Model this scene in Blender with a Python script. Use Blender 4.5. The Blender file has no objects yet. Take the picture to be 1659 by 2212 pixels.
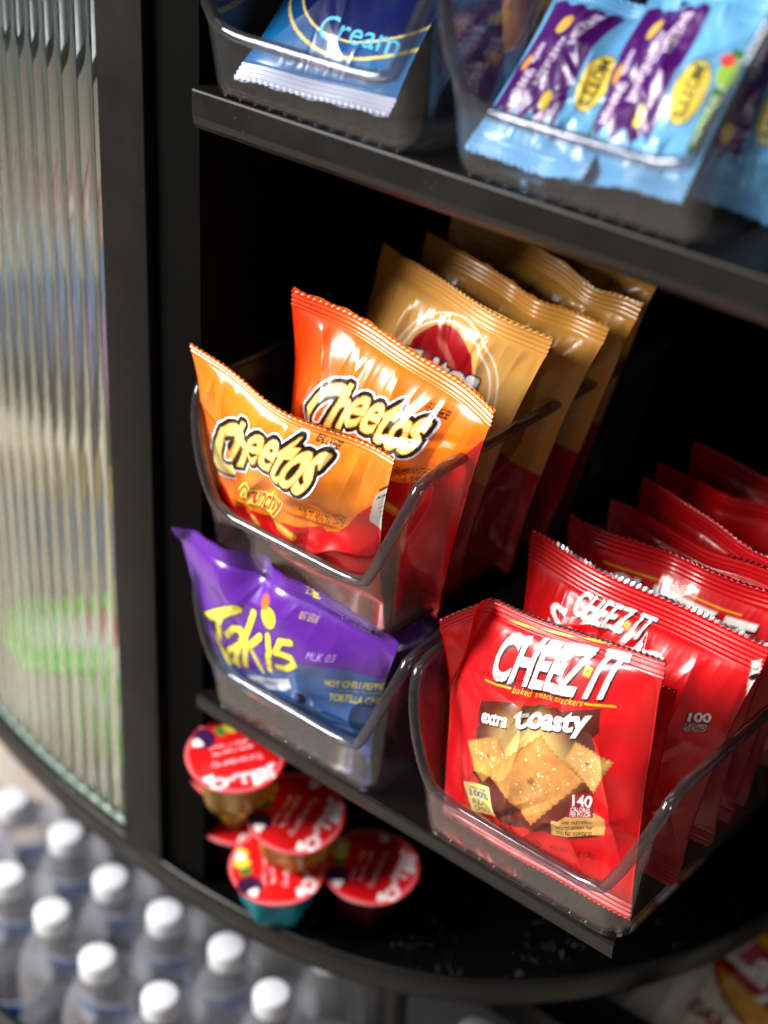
import bpy, bmesh, math, random
import numpy as np
from mathutils import Matrix, Vector

# ------------------------------------------------------------------ camera
sc = bpy.context.scene
col = sc.collection
PXW, PXH, FPX = 1659.0, 2212.0, 3678.9          # reading grid of the photograph
CAM = np.array([0.7242, -0.7, 0.9499])
def cam_rot(a, b, g):
    fwd = np.array([-math.sin(a) * math.cos(b), math.cos(a) * math.cos(b), -math.sin(b)])
    right = np.array([math.cos(a), math.sin(a), 0.0])
    down = np.cross(fwd, right)
    return np.stack([math.cos(g) * right + math.sin(g) * down,
                     -math.sin(g) * right + math.cos(g) * down, fwd])
CM = cam_rot(.67591128, .5365604, -.05803981)
def ray(px, py):
    return CM.T @ np.array([px - PXW / 2, py - PXH / 2, FPX])
cam_data = bpy.data.cameras.new('camera')
cam = bpy.data.objects.new('camera', cam_data)
col.objects.link(cam)
m = Matrix.Identity(4)
for i in range(3):
    m[i][0] = CM[0][i]; m[i][1] = -CM[1][i]; m[i][2] = -CM[2][i]; m[i][3] = CAM[i]
cam.matrix_world = m
cam_data.sensor_fit = 'VERTICAL'
cam_data.sensor_height = 36.0
cam_data.lens = FPX / PXH * 36.0
cam_data.clip_start = 0.05
cam_data.clip_end = 60
cam_data.dof.use_dof = True
cam_data.dof.focus_distance = 1.045
cam_data.dof.aperture_fstop = 2.8
cam_data.dof.aperture_blades = 0
sc.camera = cam

# ------------------------------------------------------------------ light
world = bpy.data.worlds.new('World'); sc.world = world; world.use_nodes = True
bg = world.node_tree.nodes['Background']
bg.inputs[0].default_value = (0.94, 0.97, 1.0, 1); bg.inputs[1].default_value = 0.14
def area(name, loc, target, sx, sy, power, color):
    d = bpy.data.lights.new(name, 'AREA'); d.shape = 'RECTANGLE'; d.size = sx; d.size_y = sy
    d.energy = power; d.color = color
    o = bpy.data.objects.new(name, d); col.objects.link(o); o.location = loc
    o.rotation_euler = (Vector(target) - Vector(loc)).to_track_quat('-Z', 'Y').to_euler()
    return o
area('window_light', (-1.45, -1.55, 1.75), (0.15, 0.05, 0.3), 1.3, 1.1, 172, (1.0, 0.97, 0.93))
area('floor_fill_light', (-1.35, 1.9, 2.1), (-1.2, 1.6, -0.9), 1.2, 1.2, 75, (0.95, 0.98, 1.0))  # added fill lamp: brightens the floor seen through the reeded glass
area('ceiling_light', (0.55, -0.75, 2.4), (0.2, 0.0, 0.3), 1.3, 0.3, 4, (1.0, 0.95, 0.88))
sc.view_settings.view_transform = 'Standard'
sc.view_settings.look = 'None'
sc.view_settings.exposure = 0.2
sc.view_settings.gamma = 1.0
sc.cycles.use_denoising = True
sc.cycles.max_bounces = 14
sc.cycles.transparent_max_bounces = 32
sc.cycles.transmission_bounces = 10
sc.cycles.glossy_bounces = 5
sc.cycles.diffuse_bounces = 3
sc.cycles.caustics_reflective = False
sc.cycles.caustics_refractive = True
sc.cycles.blur_glossy = 0.5
sc.cycles.sample_clamp_indirect = 6.0

rng = np.random.default_rng(7)
random.seed(7)

# ------------------------------------------------------------------ helpers
def lin(c):
    c = np.asarray(c, float) / 255.0
    return np.where(c <= 0.04045, c / 12.92, ((c + 0.055) / 1.055) ** 2.4)
def tag(o, label=None, cat=None, group=None, kind=None):
    if label: o['label'] = label
    if cat: o['category'] = cat
    if group: o['group'] = group
    if kind: o['kind'] = kind
    return o
def empty(name, loc=(0, 0, 0), label=None, cat=None, group=None):
    o = bpy.data.objects.new(name, None); col.objects.link(o); o.location = loc
    o.empty_display_size = 0.02
    return tag(o, label, cat, group)
def mesh_obj(name, verts, faces, mat, parent=None, smooth=True, loc=None):
    me = bpy.data.meshes.new(name)
    me.from_pydata([tuple(v) for v in verts], [], [tuple(f) for f in faces]); me.update()
    if smooth: me.polygons.foreach_set('use_smooth', [True] * len(me.polygons))
    o = bpy.data.objects.new(name, me); col.objects.link(o)
    if mat: me.materials.append(mat)
    if parent: o.parent = parent
    if loc is not None: o.location = loc
    return o
def bm_obj(name, bm, mat, parent=None, smooth=False):
    me = bpy.data.meshes.new(name); bm.to_mesh(me); bm.free()
    if smooth: me.polygons.foreach_set('use_smooth', [True] * len(me.polygons))
    o = bpy.data.objects.new(name, me); col.objects.link(o); me.materials.append(mat)
    if parent: o.parent = parent
    return o
def box(name, x0, x1, y0, y1, z0, z1, mat, parent=None, bev=0.0, seg=3):
    bm = bmesh.new()
    bmesh.ops.create_cube(bm, size=1.0)
    bmesh.ops.scale(bm, vec=(x1 - x0, y1 - y0, z1 - z0), verts=bm.verts)
    bmesh.ops.translate(bm, vec=((x0 + x1) / 2, (y0 + y1) / 2, (z0 + z1) / 2), verts=bm.verts)
    if bev > 0:
        bmesh.ops.bevel(bm, geom=list(bm.edges), offset=bev, segments=seg, affect='EDGES', profile=0.5)
    o = bm_obj(name, bm, mat, parent, smooth=bev > 0)
    return o
def tube(path, rad, n=10, closed=False):
    P = np.asarray(path, float); N = len(P)
    T = np.roll(P, -1, 0) - np.roll(P, 1, 0)
    if not closed: T[0] = P[1] - P[0]; T[-1] = P[-1] - P[-2]
    T /= np.linalg.norm(T, axis=1)[:, None] + 1e-12
    up = np.array([0.31, 0.2, 0.93]); nrm = np.cross(T[0], up); nrm /= np.linalg.norm(nrm)
    V = []; F = []
    for i in range(N):
        nrm = nrm - T[i] * (nrm @ T[i]); nrm /= np.linalg.norm(nrm)
        b = np.cross(T[i], nrm)
        r = rad if np.isscalar(rad) else rad[i]
        for k in range(n):
            a = 2 * math.pi * k / n
            V.append(P[i] + r * (math.cos(a) * nrm + math.sin(a) * b))
    M = N if closed else N - 1
    for i in range(M):
        j = (i + 1) % N
        for k in range(n):
            F.append((i * n + k, i * n + (k + 1) % n, j * n + (k + 1) % n, j * n + k))
    if not closed:
        F.append(tuple(range(n - 1, -1, -1))); F.append(tuple((N - 1) * n + k for k in range(n)))
    return V, F
def lathe(profile, n=40, cap=True, lobes=0, amp=0.0):
    V = []; F = []
    for r, z in profile:
        for k in range(n):
            a = 2 * math.pi * k / n
            rr = r * (1 + amp * math.cos(lobes * a)) if lobes else r
            V.append((rr * math.cos(a), rr * math.sin(a), z))
    for i in range(len(profile) - 1):
        for k in range(n):
            F.append((i * n + k, i * n + (k + 1) % n, (i + 1) * n + (k + 1) % n, (i + 1) * n + k))
    if cap:
        F.append(tuple(range(n - 1, -1, -1))); L = len(profile) - 1
        F.append(tuple(L * n + k for k in range(n)))
    return V, F
def sstep(a, b, x):
    t = np.clip((x - a) / (b - a), 0, 1); return t * t * (3 - 2 * t)
def vnoise(x, y, seed=0):
    r = np.random.default_rng(seed).random((64, 64))
    xi = np.floor(x).astype(int); yi = np.floor(y).astype(int)
    fx = x - xi; fy = y - yi; fx = fx * fx * (3 - 2 * fx); fy = fy * fy * (3 - 2 * fy)
    g = lambda a, b: r[a % 64, b % 64]
    return (g(xi, yi) * (1 - fx) + g(xi + 1, yi) * fx) * (1 - fy) + (g(xi, yi + 1) * (1 - fx) + g(xi + 1, yi + 1) * fx) * fy

# ------------------------------------------------------------------ materials
def new_mat(name):
    m = bpy.data.materials.new(name); m.use_nodes = True
    return m, m.node_tree.nodes, m.node_tree.links, m.node_tree.nodes['Principled BSDF']
def paint(name, c, rough=0.4, spec=0.5, metal=0.0, bump=0.0, bscale=300, var=0.0, coat=0.0):
    m, N, L, p = new_mat(name)
    cc = (*lin(c), 1)
    p.inputs['Base Color'].default_value = cc
    p.inputs['Roughness'].default_value = rough
    p.inputs['Specular IOR Level'].default_value = spec
    p.inputs['Metallic'].default_value = metal
    p.inputs['Coat Weight'].default_value = coat
    tc = N.new('ShaderNodeTexCoord'); nz = N.new('ShaderNodeTexNoise')
    nz.inputs['Scale'].default_value = bscale; nz.inputs['Detail'].default_value = 3
    L.new(tc.outputs['Object'], nz.inputs['Vector'])
    mr = N.new('ShaderNodeMapRange'); mr.inputs[3].default_value = max(0.0, rough - 0.06); mr.inputs[4].default_value = rough + 0.06
    L.new(nz.outputs['Fac'], mr.inputs[0]); L.new(mr.outputs[0], p.inputs['Roughness'])
    if bump > 0:
        b = N.new('ShaderNodeBump'); b.inputs['Strength'].default_value = bump; b.inputs['Distance'].default_value = 0.001
        L.new(nz.outputs['Fac'], b.inputs['Height']); L.new(b.outputs[0], p.inputs['Normal'])
    if var > 0:
        mx = N.new('ShaderNodeMix'); mx.data_type = 'RGBA'; mx.inputs[6].default_value = tuple(x * (1 - var) for x in cc[:3]) + (1,)
        mx.inputs[7].default_value = tuple(min(1, x * (1 + var)) for x in cc[:3]) + (1,)
        L.new(nz.outputs['Fac'], mx.inputs[0]); L.new(mx.outputs[2], p.inputs['Base Color'])
    return m
M = {}
M['frame'] = paint('satin black metal', (16, 14.5, 14), 0.36, 0.4, bump=0.12, bscale=900)
M['post'] = paint('dull black post', (17, 15, 14), 0.5, 0.18, bump=0.1, bscale=900)
M['inside'] = paint('matt black lining', (3, 3, 3), 0.8, 0.05)
M['floor'] = paint('tan floor', (184, 168, 152), 0.6, 0.3, var=0.18, bscale=9)
M['white_cap'] = paint('white cap plastic', (206, 209, 216), 0.4, 0.4)
M['blue_label'] = paint('blue label paper', (38, 104, 176), 0.45, 0.4)
M['label'] = paint('pale label paper', (205, 206, 214), 0.45, 0.4)
M['silver'] = paint('silver foil', (205, 205, 210), 0.28, 0.6, metal=1.0)
M['glass_edge'] = paint('polished glass edge', (168, 190, 178), 0.2, 0.6)
M['pale'] = paint('pale grey lining', (222, 226, 230), 0.6, 0.3)
M['tray'] = paint('grey tray liner', (92, 90, 92), 0.5, 0.4)
M['white_foil'] = paint('white foil', (236, 232, 230), 0.4, 0.5)

def dusty_mat(name, base, rough, spec, dust, scale, sheen):
    m, N, L, p = new_mat(name)
    p.inputs['Roughness'].default_value = rough
    p.inputs['Specular IOR Level'].default_value = spec
    tc = N.new('ShaderNodeTexCoord')
    vo = N.new('ShaderNodeTexVoronoi'); vo.inputs['Scale'].default_value = scale
    L.new(tc.outputs['Object'], vo.inputs['Vector'])
    n2 = N.new('ShaderNodeTexNoise'); n2.inputs['Scale'].default_value = 14; n2.inputs['Detail'].default_value = 4
    L.new(tc.outputs['Object'], n2.inputs['Vector'])
    th = N.new('ShaderNodeMapRange'); th.inputs[1].default_value = 0.42; th.inputs[2].default_value = 0.72; th.inputs[3].default_value = 0.01; th.inputs[4].default_value = dust
    L.new(n2.outputs['Fac'], th.inputs[0])
    sepc = N.new('ShaderNodeSeparateColor'); L.new(vo.outputs['Color'], sepc.inputs[0])
    sel = N.new('ShaderNodeMath'); sel.operation = 'MULTIPLY'; L.new(th.outputs[0], sel.inputs[0]); L.new(sepc.outputs[0], sel.inputs[1])
    lt = N.new('ShaderNodeMath'); lt.operation = 'LESS_THAN'; L.new(vo.outputs['Distance'], lt.inputs[0]); L.new(sel.outputs[0], lt.inputs[1])
    mx = N.new('ShaderNodeMix'); mx.data_type = 'RGBA'
    mx.inputs[6].default_value = (*lin(base), 1); mx.inputs[7].default_value = (0.45, 0.42, 0.40, 1)
    L.new(lt.outputs[0], mx.inputs[0]); L.new(mx.outputs[2], p.inputs['Base Color'])
    n3 = N.new('ShaderNodeTexNoise'); n3.inputs['Scale'].default_value = 22; n3.inputs['Detail'].default_value = 6
    L.new(tc.outputs['Object'], n3.inputs['Vector'])
    rr = N.new('ShaderNodeMapRange'); rr.inputs[1].default_value = 0.3; rr.inputs[2].default_value = 0.7; rr.inputs[3].default_value = max(0.03, rough - sheen); rr.inputs[4].default_value = rough + sheen
    L.new(n3.outputs['Fac'], rr.inputs[0]); L.new(rr.outputs[0], p.inputs['Roughness'])
    return m
M['plate_top'] = dusty_mat('glossy black top with dust', (6, 6, 6), 0.10, 0.35, 0.34, 330, 0.05)
M['frame'] = dusty_mat('satin black metal with dust', (15, 13.5, 13), 0.36, 0.36, 0.10, 420, 0.08)
M['post'] = dusty_mat('dull black post with dust', (15, 13.5, 13), 0.48, 0.17, 0.09, 420, 0.08)

def acrylic_mat(name, tint, haze=0.0, rough=0.03, ior=1.49):
    m = bpy.data.materials.new(name); m.use_nodes = True
    N, L = m.node_tree.nodes, m.node_tree.links; N.clear()
    out = N.new('ShaderNodeOutputMaterial'); tr = N.new('ShaderNodeBsdfTransparent'); tr.inputs[0].default_value = (*tint, 1)
    gl = N.new('ShaderNodeBsdfGlossy'); gl.inputs['Roughness'].default_value = rough
    fr = N.new('ShaderNodeFresnel'); ge = N.new('ShaderNodeNewGeometry')
    io = N.new('ShaderNodeMapRange'); io.inputs[3].default_value = ior; io.inputs[4].default_value = 1 / ior   # both faces of the sheet reflect alike
    L.new(ge.outputs['Backfacing'], io.inputs[0]); L.new(io.outputs[0], fr.inputs[0])
    mx = N.new('ShaderNodeMixShader')
    L.new(fr.outputs[0], mx.inputs[0]); L.new(tr.outputs[0], mx.inputs[1]); L.new(gl.outputs[0], mx.inputs[2])
    last = mx
    if haze > 0:
        df = N.new('ShaderNodeBsdfDiffuse'); df.inputs[0].default_value = (0.75, 0.76, 0.8, 1)
        nz = N.new('ShaderNodeTexNoise'); nz.inputs['Scale'].default_value = 35; nz.inputs['Detail'].default_value = 5
        mr = N.new('ShaderNodeMapRange'); mr.inputs[1].default_value = 0.3; mr.inputs[2].default_value = 0.75
        mr.inputs[3].default_value = haze * 0.5; mr.inputs[4].default_value = haze * 1.5
        L.new(nz.outputs['Fac'], mr.inputs[0])
        m2 = N.new('ShaderNodeMixShader'); L.new(mr.outputs[0], m2.inputs[0]); L.new(mx.outputs[0], m2.inputs[1]); L.new(df.outputs[0], m2.inputs[2]); last = m2
    L.new(last.outputs[0], out.inputs[0])
    return m
M['acrylic'] = acrylic_mat('clear acrylic sheet', (0.975, 0.975, 0.985), haze=0.009)
def glass_mat(name, c, ior, rough=0.0):
    m = bpy.data.materials.new(name); m.use_nodes = True
    N, L = m.node_tree.nodes, m.node_tree.links; N.clear()
    out = N.new('ShaderNodeOutputMaterial'); g = N.new('ShaderNodeBsdfGlass')
    g.inputs['Color'].default_value = (*c, 1); g.inputs['IOR'].default_value = ior; g.inputs['Roughness'].default_value = rough
    L.new(g.outputs[0], out.inputs[0]); return m
M['rim'] = acrylic_mat('thick clear acrylic rim', (0.52, 0.51, 0.55), haze=0.02, rough=0.05, ior=1.65)
M['reeded'] = glass_mat('reeded glass', (0.95, 0.985, 0.965), 1.5, 0.0)
M['water'] = acrylic_mat('clear bottle', (0.95, 0.95, 0.96), haze=0.10, rough=0.07)

def print_mat(name, rough=0.3, metal=0.0, coat=0.28, spec=0.42):
    m, N, L, p = new_mat(name)
    a = N.new('ShaderNodeVertexColor'); a.layer_name = 'print'
    L.new(a.outputs[0], p.inputs['Base Color'])
    p.inputs['Roughness'].default_value = rough
    p.inputs['Metallic'].default_value = metal
    p.inputs['Coat Weight'].default_value = coat
    p.inputs['Coat Roughness'].default_value = 0.07
    p.inputs['Specular IOR Level'].default_value = spec
    tc = N.new('ShaderNodeTexCoord'); nz = N.new('ShaderNodeTexNoise'); nz.inputs['Scale'].default_value = 140; nz.inputs['Detail'].default_value = 4
    L.new(tc.outputs['Object'], nz.inputs['Vector'])
    b = N.new('ShaderNodeBump'); b.inputs['Strength'].default_value = 0.10; b.inputs['Distance'].default_value = 0.0012
    L.new(nz.outputs['Fac'], b.inputs['Height']); L.new(b.outputs[0], p.inputs['Normal']); L.new(b.outputs[0], p.inputs['Coat Normal'])
    return m
M['film'] = print_mat('printed snack film')
M['lid'] = print_mat('printed foil lid', 0.38, 0.0, 0.15)

# ------------------------------------------------------------------ flat print painted into colour attributes
_glyph = {}
def text_tris(s, bold=0.0, shear=0.0, spacing=1.0):
    key = (s, bold, shear, spacing)
    if key in _glyph: return _glyph[key]
    cu = bpy.data.curves.new('t', 'FONT'); cu.body = s; cu.size = 1.0; cu.offset = bold; cu.shear = shear
    cu.resolution_u = 4; cu.space_character = spacing
    ob = bpy.data.objects.new('t', cu); col.objects.link(ob)
    dg = bpy.context.evaluated_depsgraph_get(); ev = ob.evaluated_get(dg)
    me = ev.to_mesh(); me.calc_loop_triangles()
    co = np.zeros(len(me.vertices) * 3); me.vertices.foreach_get('co', co); co = co.reshape(-1, 3)[:, :2]
    tr = np.zeros(len(me.loop_triangles) * 3, int); me.loop_triangles.foreach_get('vertices', tr); tr = tr.reshape(-1, 3)
    ev.to_mesh_clear(); bpy.data.objects.remove(ob); bpy.data.curves.remove(cu)
    mn = co.min(0); mx = co.max(0); co = (co - mn) / (mx - mn)
    _glyph[key] = (co, tr); return co, tr
class Art:
    """flat artwork in millimetres, origin at the bag's lower left, optionally read through the photograph's grid"""
    def __init__(s, w, h, res, base, plane=None, px=None, bag=None):
        s.bag = bag
        s.w, s.h, s.res = w, h, res
        s.nx, s.ny = int(w * res) + 1, int(h * res) + 1
        s.a = np.zeros((s.ny, s.nx, 3)); s.a[:] = lin(base)
        s.X, s.Y = np.meshgrid(np.arange(s.nx) / res, np.arange(s.ny) / res)
        s.plane = plane; s.px = px
    def pt(s, p):
        if s.px: p = s.px(*p)
        if s.plane is None: return np.array(p, float)
        o, ux, uz, n = s.plane
        r = ray(*p); t = ((o - CAM) @ n) / (r @ n); q = CAM + r * t - o
        x, z = q @ ux * 1000, q @ uz * 1000
        if s.bag is not None:                     # undo the bag's taper and pinch so that print lands where it is seen
            v = min(1, max(0, z / s.h)); cb = s.bag.crimp / s.bag.h; t = min(1, max(0, (v - cb) / (1 - 2 * cb)))
            x /= (1 - s.bag.taper * (1 - v)) * (1 - s.bag.pinch * math.sin(math.pi * t) ** 0.6)
        return np.array([x + s.w / 2, z])
    def pts(s, l): return np.array([s.pt(p) for p in l])
    def sub(s, mn, mx, pad=1.0):
        x0 = int(max(0, math.floor((mn[0] - pad) * s.res))); x1 = int(min(s.nx, math.ceil((mx[0] + pad) * s.res) + 1))
        y0 = int(max(0, math.floor((mn[1] - pad) * s.res))); y1 = int(min(s.ny, math.ceil((mx[1] + pad) * s.res) + 1))
        if x1 <= x0 or y1 <= y0: return None
        return slice(y0, y1), slice(x0, x1)
    def put(s, mask, c, sl=None, alpha=1.0):
        c = lin(c) if np.ndim(c) == 1 else c
        if sl is None: sl = (slice(None), slice(None))
        k = (np.clip(mask, 0, 1) * alpha)[..., None]
        s.a[sl] = s.a[sl] * (1 - k) + c * k
    def polymask(s, P):
        sl = s.sub(P.min(0), P.max(0))
        if sl is None: return None, None
        X, Y = s.X[sl], s.Y[sl]; ins = np.zeros(X.shape, bool)
        for i in range(len(P)):
            a, b = P[i], P[(i + 1) % len(P)]
            cnd = (a[1] > Y) != (b[1] > Y)
            if abs(b[1] - a[1]) < 1e-9: continue
            ins ^= cnd & (X < (b[0] - a[0]) * (Y - a[1]) / (b[1] - a[1]) + a[0])
        return ins.astype(float), sl
    def poly(s, l, c, alpha=1.0, raw=False):
        P = np.array(l, float) if raw else s.pts(l)
        mk, sl = s.polymask(P)
        if mk is not None: s.put(mk, c, sl, alpha)
    def stroke(s, l, wid, c, alpha=1.0, raw=False):
        P = np.array(l, float) if raw else s.pts(l)
        sl = s.sub(P.min(0) - wid, P.max(0) + wid)
        if sl is None: return
        s.put(s.strokemask(P, wid, sl), c, sl, alpha)
    def strokemask(s, P, wid, sl):
        X, Y = s.X[sl], s.Y[sl]; d = np.full(X.shape, 1e9)
        for a, b in zip(P[:-1], P[1:]):
            ab = b - a; t = np.clip(((X - a[0]) * ab[0] + (Y - a[1]) * ab[1]) / (ab @ ab + 1e-9), 0, 1)
            d = np.minimum(d, np.hypot(X - a[0] - t * ab[0], Y - a[1] - t * ab[1]))
        return np.clip((wid / 2 - d) * s.res + 0.5, 0, 1)
    def ell(s, c, rx, ry, colr, rot=0.0, alpha=1.0, ring=None, soft=None):
        c = s.pt(c); R = max(rx, ry) * 1.6; sl = s.sub(c - R, c + R)
        if sl is None: return
        x, y = s.X[sl] - c[0], s.Y[sl] - c[1]
        u = x * math.cos(rot) + y * math.sin(rot); v = -x * math.sin(rot) + y * math.cos(rot)
        d = np.hypot(u / rx, v / ry)
        if ring: mk = np.clip((ring - np.abs(d - 1) * min(rx, ry)) * s.res + .5, 0, 1)
        elif soft: mk = 1 - sstep(1 - soft, 1 + soft * .5, d)
        else: mk = np.clip((1 - d) * min(rx, ry) * s.res + .5, 0, 1)
        s.put(mk, colr, sl, alpha)
    def textmask(s, t, p0, p1, p2, bold=0.0, shear=0.0, bend=0.0, spacing=1.0):
        co, tr = text_tris(t, bold, shear, spacing)
        A, B, D = s.pt(p0), s.pt(p1), s.pt(p2)
        u, v = co[:, 0], co[:, 1]
        if bend: v = v + bend * 4 * u * (1 - u)
        Q = A + u[:, None] * (B - A) + v[:, None] * (D - A)
        mk = np.zeros((s.ny, s.nx)); G = Q * s.res
        for t3 in tr:
            a, b, c = G[t3]
            x0 = int(max(0, math.floor(min(a[0], b[0], c[0])))); x1 = int(min(s.nx - 1, math.ceil(max(a[0], b[0], c[0]))))
            y0 = int(max(0, math.floor(min(a[1], b[1], c[1])))); y1 = int(min(s.ny - 1, math.ceil(max(a[1], b[1], c[1]))))
            if x1 < x0 or y1 < y0: continue
            yy, xx = np.mgrid[y0:y1 + 1, x0:x1 + 1]
            e = lambda p, q: (q[0] - p[0]) * (yy - p[1]) - (q[1] - p[1]) * (xx - p[0])
            e0, e1, e2 = e(a, b), e(b, c), e(c, a)
            mk[y0:y1 + 1, x0:x1 + 1][((e0 >= 0) & (e1 >= 0) & (e2 >= 0)) | ((e0 <= 0) & (e1 <= 0) & (e2 <= 0))] = 1
        return mk
    def grow(s, mk, mm):
        r = mm * s.res; n = int(math.ceil(r)); out = mk.copy()
        for dy in range(-n, n + 1):
            for dx in range(-n, n + 1):
                if dx * dx + dy * dy <= r * r and (dx or dy):
                    ys, yd = (slice(0, s.ny - dy), slice(dy, s.ny)) if dy >= 0 else (slice(-dy, s.ny), slice(0, s.ny + dy))
                    xs, xd = (slice(0, s.nx - dx), slice(dx, s.nx)) if dx >= 0 else (slice(-dx, s.nx), slice(0, s.nx + dx))
                    out[yd, xd] = np.maximum(out[yd, xd], mk[ys, xs])
        return out
    def shift(s, mk, dx, dy):
        dx, dy = int(round(dx * s.res)), int(round(dy * s.res))
        out = np.roll(np.roll(mk, dy, 0), dx, 1); return out
    def text(s, t, p0, p1, p2, c, bold=0.0, shear=0.0, outline=None, shadow=None, bend=0.0, spacing=1.0):
        mk = s.textmask(t, p0, p1, p2, bold, shear, bend, spacing)
        if shadow:
            sh = mk
            for k in range(1, 5): sh = np.maximum(sh, s.shift(mk, shadow[0] * k / 4, shadow[1] * k / 4))
            s.put(sh, shadow[2])
        if outline:
            for mm, cc in outline: s.put(s.grow(mk, mm), cc)
        s.put(mk, c)
    def grid(s, nu, nv):
        """box-filtered colours for a nu x nv vertex grid"""
        xi = np.linspace(0, s.nx - 1, nu); yi = np.linspace(0, s.ny - 1, nv)
        rx = max(1, int(round(s.nx / nu))); ry = max(1, int(round(s.ny / nv)))
        acc = 0
        for oy in range(ry):
            for ox in range(rx):
                a = np.clip(np.round(yi + oy - (ry - 1) / 2).astype(int), 0, s.ny - 1); b = np.clip(np.round(xi + ox - (rx - 1) / 2).astype(int), 0, s.nx - 1)
                acc = acc + s.a[np.ix_(a, b)]
        return acc / (rx * ry)

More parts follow.
